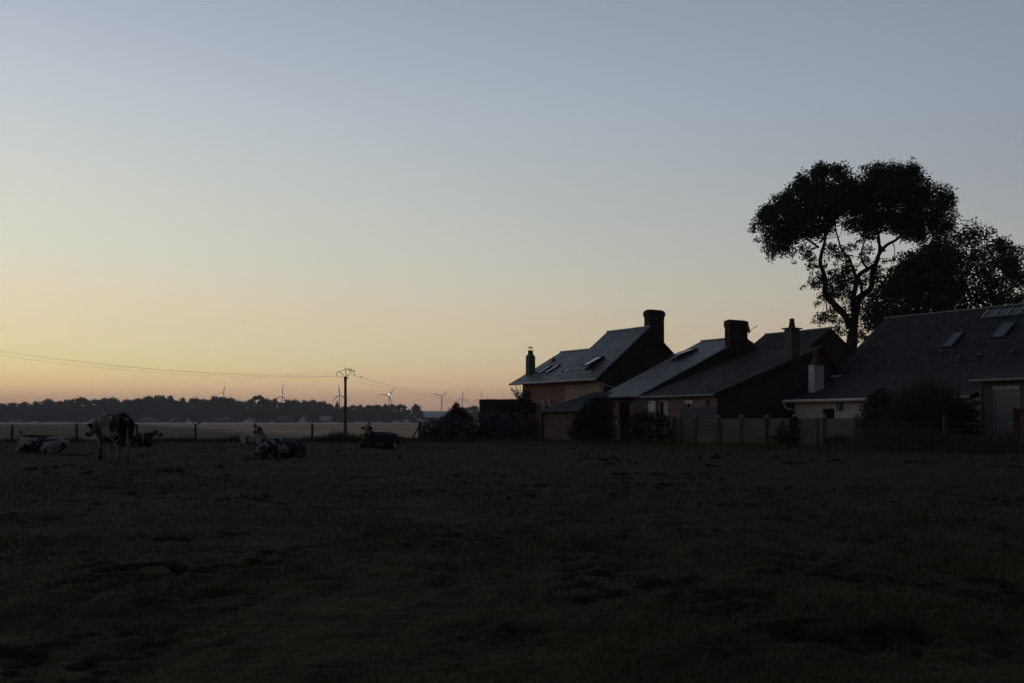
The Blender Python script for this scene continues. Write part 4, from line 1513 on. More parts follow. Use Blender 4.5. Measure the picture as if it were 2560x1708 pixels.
    strip('tall_dry_grass', [(13.4, 38.2), (16, 36.8), (20, 35.6)], 0.75, 15000, 0.5, 1.35, M['grass_tall'], 0.018, 0.3)
    strip('tall_dry_grass', [(13.0, 37.0), (20, 34.6)], 0.5, 5000, 0.25, 0.7, M['grass_dry'], 0.018, 0.4)


turf()


def pampas():
    rng = np.random.RandomState(4)
    D = 41.5
    c = at(2320, 1058, D)
    t = empty('pampas_grass', (c.x, D, 0), 0, 'big fountain of pampas grass with thin tall stalks, in front of the near house', 'plant')
    n = 9500
    r = 0.95 * np.sqrt(rng.rand(n))
    a = rng.uniform(0, 2 * math.pi, n)
    B = np.stack([r * np.cos(a) * 1.25, r * np.sin(a), np.zeros(n)], -1)
    H = rng.uniform(2.2, 4.7, n) * (1 - 0.18 * r)
    az = a + rng.normal(size=n) * 0.6
    lean = rng.uniform(0.15, 2.0, n) * (0.5 + 0.5 * r)
    seg = 6
    V = np.zeros((n, 2 * seg + 1, 3), np.float32)
    for k in range(seg + 1):
        tt = k / seg
        out = lean * tt ** 1.4
        zz = H * (tt - (0.14 + 0.30 * np.clip(lean, 0, 1.6)) * tt ** 2.6)
        x = B[:, 0] + np.cos(az) * out
        y = B[:, 1] + np.sin(az) * out
        w = 0.018 * (1 - tt)
        if k < seg:
            V[:, 2 * k] = np.stack([x + np.sin(az) * w, y - np.cos(az) * w, zz], -1)
            V[:, 2 * k + 1] = np.stack([x - np.sin(az) * w, y + np.cos(az) * w, zz], -1)
        else:
            V[:, 2 * k] = np.stack([x, y, zz], -1)
    base = (np.arange(n) * (2 * seg + 1))[:, None]
    F = []
    for k in range(seg - 1):
        q = 2 * k
        F.append(np.concatenate([base + q, base + q + 1, base + q + 3], 1))
        F.append(np.concatenate([base + q, base + q + 3, base + q + 2], 1))
    q = 2 * seg - 2
    F.append(np.concatenate([base + q, base + q + 1, base + q + 2], 1))
    np_obj('foliage', V.reshape(-1, 3), np.concatenate(F), M['pampas'], t)
    for px, py in ((2314, 882), (2320, 905), (2352, 885), (2382, 872), (2248, 905), (2300, 925), (2346, 925), (2372, 900)):
        p = at(px, py, D) - Vector((c.x, D, 0))
        s = MB()
        b = Vector((p.x * 0.35, rng.normal() * 0.3, 0.3))
        m = b.lerp(p, 0.55) + Vector((-p.x * 0.08, 0, 0.1))
        s.tube([b, m, p], [0.010, 0.009, 0.006], 5)
        s.tube([m.lerp(p, 0.45), m.lerp(p, 0.8), p + Vector((0.02, 0, 0.05))], [0.012, 0.026, 0.006], 6)
        s.build('stalk', M['plume'], t)


pampas()

# ------------------------------------------------------------------ cows
def coat_mat():
    m, nt, b = new_mat('cow_coat', (0.02, 0.02, 0.02), 0.75, 0.2)
    a = nt.nodes.new('ShaderNodeAttribute')
    a.attribute_name = 'coat'
    n = noise_node(nt, 16, 3)
    mm = nt.nodes.new('ShaderNodeMath')
    mm.operation = 'MULTIPLY_ADD'
    nt.links.new(n.outputs['Fac'], mm.inputs[0])
    mm.inputs[1].default_value = 0.25
    ad = nt.nodes.new('ShaderNodeMath')
    ad.operation = 'SUBTRACT'
    nt.links.new(a.outputs['Fac'], ad.inputs[0])
    ad.inputs[1].default_value = 0.125
    nt.links.new(ad.outputs[0], mm.inputs[2])
    r = ramp_node(nt, mm.outputs[0], [(0.44, (0.011, 0.010, 0.010)), (0.56, (0.20, 0.19, 0.182))])
    p = nt.nodes.new('ShaderNodeAttribute')
    p.attribute_name = 'skin'
    c = mix_node(nt, p.outputs['Fac'], r.outputs[0], (0.055, 0.030, 0.026))
    nt.links.new(c, b.inputs['Base Color'])
    n2 = noise_node(nt, 60, 3)
    bump_node(nt, b, n2.outputs['Fac'], 0.3, 0.01)
    return m


M['coat'] = coat_mat()
M['eye'] = new_mat('cow_eye', (0.008, 0.007, 0.006), 0.1, 0.6)[0]
M['ear_tag'] = new_mat('yellow_ear_tag', (0.30, 0.20, 0.02), 0.5, 0.4)[0]


def capsule(mb, a, b, ra, rb, sy=1.0, n=14):
    """Tapered rounded limb between two joints."""
    a, b = Vector(a), Vector(b)
    d = (b - a)
    L = d.length
    d = d / L if L > 1e-6 else Vector((0, 0, 1))
    pts, rad = [], []
    for t in (-1, -0.8, -0.45):
        pts.append(a + d * ra * t)
        rad.append(max(0.004, ra * math.sqrt(max(0, 1 - t * t))))
    for k in range(5):
        t = k / 4
        pts.append(a.lerp(b, t))
        rad.append(ra + (rb - ra) * t)
    for t in (0.45, 0.8, 1):
        pts.append(b + d * rb * t)
        rad.append(max(0.004, rb * math.sqrt(max(0, 1 - t * t))))
    k0 = len(mb.v)
    mb.tube(pts, rad, n)
    if sy != 1.0:
        for i in range(k0, len(mb.v)):
            x, y, z = mb.v[i]
            cy = a.y + (b.y - a.y) * 0.5
            mb.v[i] = (x, cy + (y - cy) * sy, z)


def fuse(name, mb, voxel, parent, mat, smooth=5):
    """One continuous skin over overlapping limbs."""
    o = mb.build(name, mat)
    r = o.modifiers.new('skin', 'REMESH')
    r.mode = 'VOXEL'
    r.voxel_size = voxel
    s = o.modifiers.new('soft', 'SMOOTH')
    s.factor = 0.5
    s.iterations = smooth
    dg = bpy.context.evaluated_depsgraph_get()
    dg.update()
    me = bpy.data.meshes.new_from_object(o.evaluated_get(dg))
    old = o.data
    o.modifiers.clear()
    o.data = me
    bpy.data.meshes.remove(old)
    me.name = name
    me.polygons.foreach_set('use_smooth', np.ones(len(me.polygons), bool))
    o.parent = parent
    return o


def head_parts(mb, P, Q, r0=0.138, r1=0.09):
    """Skull from poll P to muzzle Q, with jaw, muzzle, ears. Returns side vector and ear tips."""
    P, Q = Vector(P), Vector(Q)
    d = (Q - P).normalized()
    s = d.cross(Vector((0, 0, 1)))
    if s.length < 0.25:
        s = Vector((0, 1, 0))
    s.normalize()
    u = s.cross(d).normalized()          # out of the forehead
    L = (Q - P).length
    capsule(mb, P + d * 0.06, P + d * L * 0.42, r0, r0 * 0.88)
    capsule(mb, P + d * L * 0.3 - u * 0.03, Q - d * 0.06, r0 * 0.8, r1)
    capsule(mb, P + d * L * 0.18 - u * 0.09, Q - d * 0.08 - u * 0.035, r0 * 0.75, r1 * 0.8)
    capsule(mb, Q - d * 0.07 - s * 0.025, Q - d * 0.07 + s * 0.025, r1 * 1.02, r1 * 1.02)
    capsule(mb, P + s * 0.05 + u * 0.03, P - s * 0.05 + u * 0.03, 0.07, 0.07)
    return d, s, u, L


def ear(mb, base, tip, up):
    base, tip, up = Vector(base), Vector(tip), Vector(up)
    m = base.lerp(tip, 0.5)
    for dz, r in ((0.03, 0.032), (0.0, 0.036), (-0.03, 0.032)):
        capsule(mb, base + up * dz * 0.3, m + up * dz * 1.2, r * 0.7, r)
        capsule(mb, m + up * dz * 1.2, tip + up * dz * 0.2, r, 0.014)


def cow(loc, yaw, label, pose, P, Q, white, patches, neck_r=(0.22, 0.145), scale=1.0, seed=1, neck0=None, tag_ear=False, ears=None, skin_at=(), face_white=True, horns=False):
    rng = np.random.RandomState(seed)
    root = empty('cow', (loc[0], loc[1], gh(loc[0], loc[1])), yaw, label, 'cow', 'cows in the pasture')
    mb = MB()
    c = lambda a, b, ra, rb, sy=1.0: capsule(mb, a, b, ra, rb, sy)
    if pose == 'stand':
        c((-0.50, 0, 1.02), (0.42, 0, 0.98), 0.34, 0.33, 0.86)
        c((-0.15, 0, 0.92), (0.20, 0, 0.93), 0.36, 0.35, 0.90)
        c((-0.66, 0, 1.12), (-0.30, 0, 1.12), 0.25, 0.27)
        c((-0.52, 0.16, 1.23), (-0.52, -0.16, 1.23), 0.11, 0.11)
        c((-0.70, 0, 1.20), (-0.30, 0, 1.22), 0.20, 0.20)
        c((-0.80, 0.10, 1.12), (-0.80, -0.10, 1.12), 0.15, 0.15)
        c((-0.75, 0, 1.32), (0.40, 0, 1.30), 0.09, 0.10)
        c((0.50, 0, 1.22), (0.66, 0, 1.02), 0.20, 0.24, 0.85)
        c((0.55, 0, 0.80), (0.35, 0, 0.70), 0.20, 0.20, 0.8)
        n0 = Vector(neck0 or (0.60, 0, 1.12))
        for y in (-1, 1):
            c((0.50, 0.15 * y, 0.98), (0.52, 0.17 * y, 0.70), 0.17, 0.115)
            c((0.52, 0.17 * y, 0.70), (0.55, 0.16 * y, 0.42), 0.10, 0.066)
            c((0.55, 0.16 * y, 0.42), (0.54, 0.16 * y, 0.12), 0.056, 0.045)
            c((0.54, 0.16 * y, 0.12), (0.58, 0.16 * y, 0.03), 0.056, 0.062)
            c((-0.62, 0.18 * y, 1.02), (-0.50, 0.19 * y, 0.74), 0.215, 0.155)
            c((-0.74, 0.16 * y, 0.96), (-0.70, 0.17 * y, 0.66), 0.16, 0.11)
            c((-0.52, 0.19 * y, 0.74), (-0.76, 0.16 * y, 0.50), 0.13, 0.075)
            c((-0.76, 0.16 * y, 0.50), (-0.70, 0.15 * y, 0.12), 0.062, 0.047)
            c((-0.70, 0.15 * y, 0.12), (-0.66, 0.15 * y, 0.03), 0.056, 0.062)
        c((-0.36, 0, 0.70), (-0.22, 0, 0.68), 0.13, 0.10)
        c((-0.93, 0, 1.26), (-0.99, 0, 1.02), 0.045, 0.032)
        c((-0.99, 0, 1.02), (-0.98, -0.02, 0.60), 0.030, 0.028)
        c((-0.98, -0.02, 0.60), (-0.96, -0.02, 0.38), 0.05, 0.04)
    else:
        c((-0.62, 0, 0.33), (0.42, 0, 0.34), 0.31, 0.31, 1.05)
        c((-0.25, 0, 0.30), (0.15, 0, 0.31), 0.35, 0.34, 1.12)
        c((-0.62, 0.17, 0.52), (-0.62, -0.17, 0.52), 0.12, 0.12)
        c((-0.60, 0, 0.58), (0.38, 0, 0.62), 0.085, 0.10)
        c((-0.90, 0.08, 0.36), (-0.90, -0.08, 0.36), 0.15, 0.15)
        c((0.42, 0, 0.56), (0.62, 0, 0.36), 0.18, 0.24)
        n0 = Vector(neck0 or (0.56, 0, 0.46))
        for y in (-1, 1):
            c((0.55, 0.20 * y, 0.30), (0.80, 0.25 * y, 0.11), 0.14, 0.085)
            c((0.80, 0.25 * y, 0.10), (0.52, 0.28 * y, 0.06), 0.07, 0.052)
            c((-0.60, 0.24 * y, 0.32), (-0.22, 0.36 * y, 0.18), 0.23, 0.12)
            c((-0.22, 0.37 * y, 0.14), (-0.55, 0.42 * y, 0.07), 0.09, 0.062)
            c((-0.55, 0.42 * y, 0.07), (-0.25, 0.46 * y, 0.05), 0.056, 0.052)
        c((-0.97, 0.05, 0.40), (-0.90, 0.27, 0.22), 0.035, 0.03)
        c((-0.90, 0.27, 0.22), (-0.70, 0.42, 0.07), 0.03, 0.04)
    P, Q = Vector(P), Vector(Q)
    d, s, u, L = head_parts(mb, P, Q)
    mid = n0.lerp(P, 0.5) + Vector((0, 0, -0.01))
    c(tuple(n0), tuple(mid), neck_r[0], (neck_r[0] + neck_r[1]) / 2, 0.9)
    c(tuple(mid), tuple(P + d * 0.05 - u * 0.04), (neck_r[0] + neck_r[1]) / 2, neck_r[1])
    c(tuple(n0 - Vector((0, 0, 0.10))), tuple(mid - Vector((0, 0, 0.08))), neck_r[0] * 0.8, neck_r[1] * 0.8, 0.8)
    e = ears or [(s * 0.27 + u * 0.0 - d * -0.02, 1), (s * -0.27 - d * -0.02, 1)]
    tips = []
    for off, _ in e:
        off = Vector(off)
        b0 = P + d * 0.05 + off.normalized() * 0.09
        ear(mb, b0, P + d * 0.05 + off, d)
        tips.append((b0, P + d * 0.05 + off))
    if horns:
        for y in (-1, 1):
            c(tuple(P + s * 0.08 * y + u * 0.05 - d * 0.05), tuple(P + s * 0.20 * y + u * 0.04 - d * 0.08), 0.032, 0.02)
    body = fuse('body', mb, 0.021, root, M['coat'], 6)
    n = len(body.data.vertices)
    V = np.zeros(n * 3)
    body.data.vertices.foreach_get('co', V)
    V = V.reshape(-1, 3)
    coat = np.full(n, 1.0 if white else 0.0)
    jit = (fbm2(V[:, 0] * 5 + seed * 7, (V[:, 2] + V[:, 1]) * 5 + 3, seed, 3) - 0.44) * 1.1
    jit = jit + (fbm2(V[:, 0] * 17 + seed, (V[:, 2] - V[:, 1]) * 17 + 9, seed + 40, 3) - 0.44) * 1.3
    for pc, pr, val in patches:
        pr = np.array(pr if isinstance(pr, (tuple, list)) else (pr, pr, pr), float)
        q = np.sqrt((((V - np.array(pc)) / pr) ** 2).sum(1))
        w = np.clip(0.5 + (1 + jit * 1.6 - q) * 3.2, 0, 1)
        coat = coat * (1 - w) + val * w
    # head: pale face, dark muzzle and eye patches, dark ears
    dn = np.array(d)
    hx = (V - np.array(P)) @ dn
    hr = np.linalg.norm(V - np.array(P) - hx[:, None] * dn, axis=1)
    on = (hx > -0.12) & (hx < L + 0.1) & (hr < 0.19)
    if face_white:
        coat[on] = 1.0
    coat[on & (hx > L - 0.09)] = 0.25
    for y in (-1, 1):
        ec = np.array(P + d * L * 0.36 + s * 0.095 * y + u * 0.05)
        coat[np.linalg.norm(V - ec, axis=1) < 0.062] = 0.1
    for b0, tip in tips:
        b0, tip = np.array(b0), np.array(tip)
        ax = (tip - b0) / np.linalg.norm(tip - b0)
        t = (V - b0) @ ax
        rr = np.linalg.norm(V - b0 - t[:, None] * ax, axis=1)
        coat[(t > 0.015) & (t < 0.3) & (rr < 0.09)] = 0.05
    a = body.data.attributes.new('coat', 'FLOAT', 'POINT')
    a.data.foreach_set('value', coat.astype(np.float32))
    sk = np.zeros(n)
    sk[on & (hx > L - 0.07)] = 0.8
    for pc, pr in skin_at:
        sk = np.maximum(sk, np.clip(2.2 - 2 * np.linalg.norm((V - np.array(pc)) / np.array(pr), axis=1), 0, 1))
    a = body.data.attributes.new('skin', 'FLOAT', 'POINT')
    a.data.foreach_set('value', sk.astype(np.float32))
    for y in (-1, 1):
        m = MB()
        m.ball(P + d * L * 0.36 + s * 0.098 * y + u * 0.052, 0.022, 10)
        m.build('eye', M['eye'], root, True)
    if tag_ear:
        b0, tip = tips[0]
        m = MB()
        p = b0.lerp(tip, 0.55)
        m.ball(p - d * -0.05 + u * 0.03, 0.038, 8, 0, (0.5, 1, 1))
        m.build('ear_tag', M['ear_tag'], root)
    root.scale = (scale,) * 3
    return root


# standing cow, seen from behind, heading away to the left, head hung to its left
YA = R(90 + 44)
cow((at(283, 1058, 29.3).x, 29.3), YA, 'standing black and white cow seen from behind, its head hung to the left', 'stand',
    (1.06, 0.06, 1.08), (1.20, 0.30, 0.70), False,
    [((-0.42, 0.3, 1.30), (0.09, 0.5, 0.28), 1.0), ((-0.36, 0.36, 0.95), (0.12, 0.3, 0.26), 1.0), ((-0.20, 0.32, 0.76), (0.26, 0.2, 0.16), 1.0), ((-0.50, 0.30, 0.70), (0.14, 0.16, 0.30), 1.0),
     ((0.40, 0.1, 1.36), (0.10, 0.3, 0.10), 1.0), ((0.60, 0.2, 1.24), (0.07, 0.2, 0.14), 1.0), ((0.55, 0, 0.30), (0.2, 0.4, 0.52), 1.0), ((-0.72, 0, 0.24), (0.2, 0.4, 0.38), 1.0),
     ((-0.98, 0, 0.62), (0.10, 0.10, 0.40), 1.0), ((0.58, 0.15, 0.16), (0.1, 0.1, 0.2), 0.2), ((-0.70, -0.05, 0.80), (0.14, 0.16, 0.2), 0.0)],
    neck_r=(0.21, 0.14), seed=3, neck0=(0.60, 0.02, 1.08), ears=[((0.03, 0.27, -0.01), 1), ((0.10, -0.22, 0.03), 1)], skin_at=[((-0.32, 0, 0.66), (0.2, 0.16, 0.12))])

# lying cows
cow((at(103, 1058, 37).x, 37), R(183), 'white lying cow with grey flecks at the far left, seen from behind, ears up', 'lie',
    (0.72, -0.06, 0.66), (1.08, -0.22, 0.50), True,
    [((0.05, 0.1, 0.66), (0.55, 0.3, 0.09), 0.0), ((-0.45, 0.28, 0.50), (0.28, 0.14, 0.07), 0.0), ((0.40, 0.3, 0.16), (0.36, 0.3, 0.14), 0.15), ((0.15, 0.36, 0.30), (0.16, 0.2, 0.24), 0.2), ((-0.10, 0.38, 0.22), (0.14, 0.2, 0.16), 0.15),
     ((0.66, 0.1, 0.28), (0.06, 0.3, 0.16), 0.0), ((-0.95, 0.15, 0.22), (0.12, 0.3, 0.16), 0.0), ((-0.3, 0.4, 0.10), (0.12, 0.2, 0.10), 0.1), ((0.62, 0, 0.70), (0.1, 0.12, 0.07), 0.1)],
    seed=5, scale=0.96, neck_r=(0.2, 0.13), ears=[((0.10, -0.06, 0.24), 1), ((-0.22, 0.12, 0.04), 1)])
cow((at(337, 1058, 46).x, 46), R(20), 'dark lying cow just right of the standing cow, in profile facing right, white face', 'lie',
    (0.92, -0.10, 0.80), (1.30, -0.24, 0.60), False,
    [((0.38, -0.2, 0.52), (0.035, 0.3, 0.34), 1.0), ((-0.15, -0.2, 0.62), (0.28, 0.14, 0.035), 1.0), ((0.15, -0.42, 0.10), (0.14, 0.2, 0.12), 1.0), ((-0.6, -0.3, 0.5), (0.2, 0.15, 0.05), 1.0)],
    seed=7, scale=0.92, neck_r=(0.2, 0.145), tag_ear=True)
cow((at(632, 1058, 52).x, 52.4), R(-38), 'white lying cow with a reddish flank patch, behind the lying black cow, facing the camera', 'lie',
    (0.62, -0.22, 0.88), (0.72, -0.58, 0.62), True,
    [((0.60, 0.10, 0.42), (0.16, 0.20, 0.22), 0.2), ((-0.20, -0.34, 0.34), (0.16, 0.2, 0.18), 0.45)], seed=9, scale=0.98, neck_r=(0.22, 0.15), tag_ear=True,
    skin_at=[((-0.15, -0.36, 0.34), (0.17, 0.2, 0.17))])
cow((at(708, 1058, 32.4).x, 32.4), R(243), 'big black lying cow with white splashes, its head down on the grass', 'lie',
    (0.82, -0.16, 0.42), (1.06, -0.36, 0.13), False,
    [((0.36, 0.36, 0.26), (0.17, 0.22, 0.20), 1.0), ((0.56, 0.26, 0.20), (0.07, 0.2, 0.24), 1.0), ((0.36, 0.40, 0.24), (0.05, 0.1, 0.05), 0.0), ((-0.62, 0.22, 0.48), (0.16, 0.10, 0.05), 1.0), ((0.48, 0.0, 0.72), (0.18, 0.2, 0.06), 1.0), ((0.66, 0.1, 0.56), (0.06, 0.14, 0.08), 1.0),
     ((0.1, 0.44, 0.05), (0.3, 0.2, 0.07), 1.0), ((0.66, -0.05, 0.30), (0.10, 0.16, 0.22), 1.0), ((-0.35, 0.30, 0.44), (0.12, 0.10, 0.05), 0.85), ((-0.85, 0.2, 0.36), (0.05, 0.14, 0.16), 0.9), ((0.30, 0.1, 0.66), (0.14, 0.12, 0.05), 0.9)], seed=11, scale=0.92, neck_r=(0.24, 0.15), neck0=(0.55, -0.04, 0.42))
cow((at(951, 1058, 42.4).x, 42.4), R(221), 'black lying cow near the pole, head raised towards the camera, white cheek', 'lie',
    (0.70, 0.06, 0.92), (0.88, 0.24, 0.54), False,
    [((0.25, 0.42, 0.10), (0.22, 0.2, 0.12), 1.0), ((0.0, 0.42, 0.16), (0.05, 0.2, 0.14), 1.0), ((-0.45, 0.44, 0.12), (0.10, 0.2, 0.14), 0.9), ((0.62, -0.24, 0.20), (0.06, 0.12, 0.12), 0.9), ((-0.85, 0.25, 0.22), (0.2, 0.25, 0.2), 1.0), ((-0.86, 0.3, 0.20), (0.06, 0.2, 0.10), 0.0), ((0.80, 0.2, 0.14), (0.08, 0.2, 0.08), 0.9)],
    seed=13, scale=1.0, neck_r=(0.23, 0.15), horns=True)

# ------------------------------------------------------------------ fences
def post(parent, p, h, r=0.05, lean=(0, 0), mat='wood_post', square=False, name='post', rng=random.Random(3)):
    m = MB()
    if square:
        m.box(p[0] - r, p[0] + r, p[1] - r, p[1] + r, p[2] - 0.3, p[2] + h)
    else:
        k = [(p[0] + lean[0] * t, p[1] + lean[1] * t, p[2] - 0.3 + (h + 0.3) * t) for t in (0, 0.3, 0.65, 1.0)]
        m.tube([(x + rng.uniform(-.012, .012), y, z) for x, y, z in k], [r * 1.08, r * 1.03, r, r * 0.92], 8)
    return m.build(name, M[mat], parent)


def strands(parent, pts, heights, r=0.006, sag=0.03, name='wire'):
    for hgt in heights:
        m = MB()
        line = []
        for a, b in zip(pts, pts[1:]):
            a, b = Vector(a), Vector(b)
            for k in range(6):
                t = k / 6
                p = a.lerp(b, t)
                line.append((p.x, p.y - 0.055, p.z + hgt - sag * 4 * t * (1 - t)))
        line.append((pts[-1][0], pts[-1][1] - 0.055, pts[-1][2] + hgt))
        m.tube(line, r, 4, 0, False)
        m.build(name, M['wire'], parent)


def insulator(parent, p):
    m = MB()
    m.tube([(p[0], p[1] - 0.05, p[2]), (p[0], p[1] - 0.11, p[2])], 0.02, 6)
    m.ball((p[0], p[1] - 0.12, p[2]), 0.035, 8, 0, (1, 0.7, 1))
    return m.build('insulator', M['porcelain'], parent)


def fences():
    f = empty('wire_fence', (0, 57.5, 0), 0, 'wire fence on thin wooden posts along the far side of the pasture, behind the cows', 'fence')
    o = Vector((0, 57.5, 0))
    P = []
    for px, top, D in ((-116, 1061, 56.5), (31, 1062, 57), (190.7, 1059, 57.4), (342.5, 1060, 57.8), (489, 1059.5, 58.4), (638.7, 1058.5, 59), (780, 1058.5, 59.6), (922, 1057, 60.2)):
        a = at(px, top, D)
        g = terrain(D)
        p = (a.x, D - 57.5, g)
        P.append(p)
        post(f, p, a.z - g, 0.075, (0.02 * math.sin(px), 0))
    e = at(1046, 1056, 60.5)
    P.append((e.x, 3.0, 0.0))
    strands(f, P, (0.45, 0.78, 1.02), 0.007)
    c = MB()
    a = P[5]
    c.tube([(a[0] - 0.17, a[1] - 0.05, a[2] + 0.97), (a[0] - 0.1, a[1] - 0.06, a[2] + 0.92), (a[0] + 0.1, a[1] - 0.06, a[2] + 0.93), (a[0] + 0.17, a[1] - 0.05, a[2] + 0.96)], 0.02, 5)
    c.build('insulator', M['wood_dark'], f)
    # braced corner of heavy posts
    b = empty('corner_post', (at(1054, 1058, 60.6).x, 60.6, 0), 0, 'pair of heavy wooden corner posts with slanting braces, where the wire fences meet', 'post')
    post(b, (-0.10, 0, 0), 1.19, 0.11)
    post(b, (0.16, -0.05, 0), 1.13, 0.10)
    for d in (-1, 1):
        s = MB()
        s.tube([(0.15 * d, -0.05, 0.92), (0.62 * d + (0 if d < 0 else -0.05), -0.15, 0.05 if d < 0 else 0.55)], 0.045, 6)
        s.build('brace', M['wood_dark'], b)
    # fence between the pasture and the gardens
    f = empty('wire_fence', (4, 50, 0), 0, 'wire fence with leaning wooden posts along the gardens of the houses', 'fence')
    P = []
    for px, top, D, r, ln, sq in ((1250, 1064, 58.5, .03, 0, 0), (1297, 1062, 57.5, .03, 0.02, 0), (1351, 1057, 56, .06, 0, 0), (1409.7, 1063, 53.5, .055, 0.02, 0), (1472, 1059, 51.5, .06, 0.14, 0), (1539, 1060, 49.5, .055, 0, 0), (1616, 1056, 47.2, .05, 0, 1), (1703.6, 1047.5, 45.4, .055, 0, 1),
                                  (1802.8, 1052, 43.6, .065, 0, 0), (1915, 1046.5, 41.8, .075, 0.01, 0), (2043, 1045.5, 40.2, .07, 0.01, 0), (2363, 1038.7, 37.2, .065, 0.02, 1), (2560, 1032, 35, .065, 0.02, 1)):
        a = at(px, top, D)
        p = (a.x - 4, D - 50, 0)
        P.append(p)
        post(f, p, a.z, r, (ln, 0), 'wood_post', bool(sq))
    strands(f, [(at(1060, 1058, 60.4).x - 4, 10.4, 0)] + P, (0.35, 0.62, 0.88, 1.12), 0.006)
    for k in (2, 5):
        insulator(f, (P[k][0] + 0.02, P[k][1], P[k][2] + 1.12))
    insulator(f, (P[8][0] - 0.25, P[8][1], 1.16))
    # concrete panel fence
    A, B = at(1701, 1058, 48.4), at(2160, 1058, 43.6)
    f = empty('concrete_fence', (A.x, A.y, 0), math.atan2(B.y - A.y, B.x - A.x), 'low concrete panel fence with knob-topped posts in front of the houses', 'fence')
    L = math.hypot(B.x - A.x, B.y - A.y)

    def s_of(px):      # distance along the fence at a photo column
        k = (px - 1280) / F_PX
        ux, uy = (B.x - A.x) / L, (B.y - A.y) / L
        return (k * A.y - A.x) / (ux - k * uy)
    xs = [s_of(p) for p in (1739, 1795, 1854, 1917.6, 1986, 2060.6, 2140)]
    xs = [xs[0] - (xs[1] - xs[0])] + xs + [xs[-1] + 1.45, xs[-1] + 2.9, xs[-1] + 4.35]
    for i, x in enumerate(xs):
        m = MB()
        m.box(x - 0.06, x + 0.06, -0.075, 0.075, -0.2, 1.33)
        p = m.build('post', M['concrete_dark'], f)
        m = MB()
        m.box(x - 0.10, x + 0.10, -0.11, 0.11, 1.332, 1.37)
        m.lathe([(0.085, 1.37), (0.105, 1.40), (0.10, 1.44), (0.06, 1.48), (0.01, 1.495)], x, 0, 10)
        m.build('cap', M['cap_concrete'], p)
        if i + 1 < len(xs):
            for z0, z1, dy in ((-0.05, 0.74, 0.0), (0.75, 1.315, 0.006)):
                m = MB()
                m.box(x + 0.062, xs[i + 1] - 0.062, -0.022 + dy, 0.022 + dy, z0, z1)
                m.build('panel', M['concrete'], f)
    # grey sheet standing behind it
    a, b = at(1701, 1019, 49.2), at(1791, 1019, 48.2)
    s = empty('sheet_screen', (a.x, a.y, 0), math.atan2(b.y - a.y, b.x - a.x), 'plain pale grey sheet screen standing behind the concrete fence, under two small windows', 'screen')
    w = math.hypot(b.x - a.x, b.y - a.y)
    m = MB()
    m.box(0, w, -0.015, 0.015, 0.2, a.z)
    m.build('panel', M['sheet_grey'], s)
    for x in (0.06, w - 0.06):
        m = MB()
        m.box(x - 0.03, x + 0.03, 0.017, 0.07, 0, a.z - 0.03)
        m.build('post', M['wood_dark'], s)
    # rusty board at the right edge
    a = at(2532, 1020, 38.4)
    s = empty('rusty_board', (a.x, a.y, 0), R(-12), 'rusty brown board standing in tall dry grass at the right edge', 'board')
    m = MB()
    for k in range(7):
        m.box(0.02 + k * 0.15, 0.165 + k * 0.15, -0.014 - 0.004 * (k % 2), 0.014, 0, a.z - 0.03 * (k % 3))
    m.build('panel', M['rust'], s)
    m = MB()
    m.box(0, 1.08, 0.016, 0.05, 1.2, 1.28)
    m.build('rail', M['wood_dark'], s)


fences()


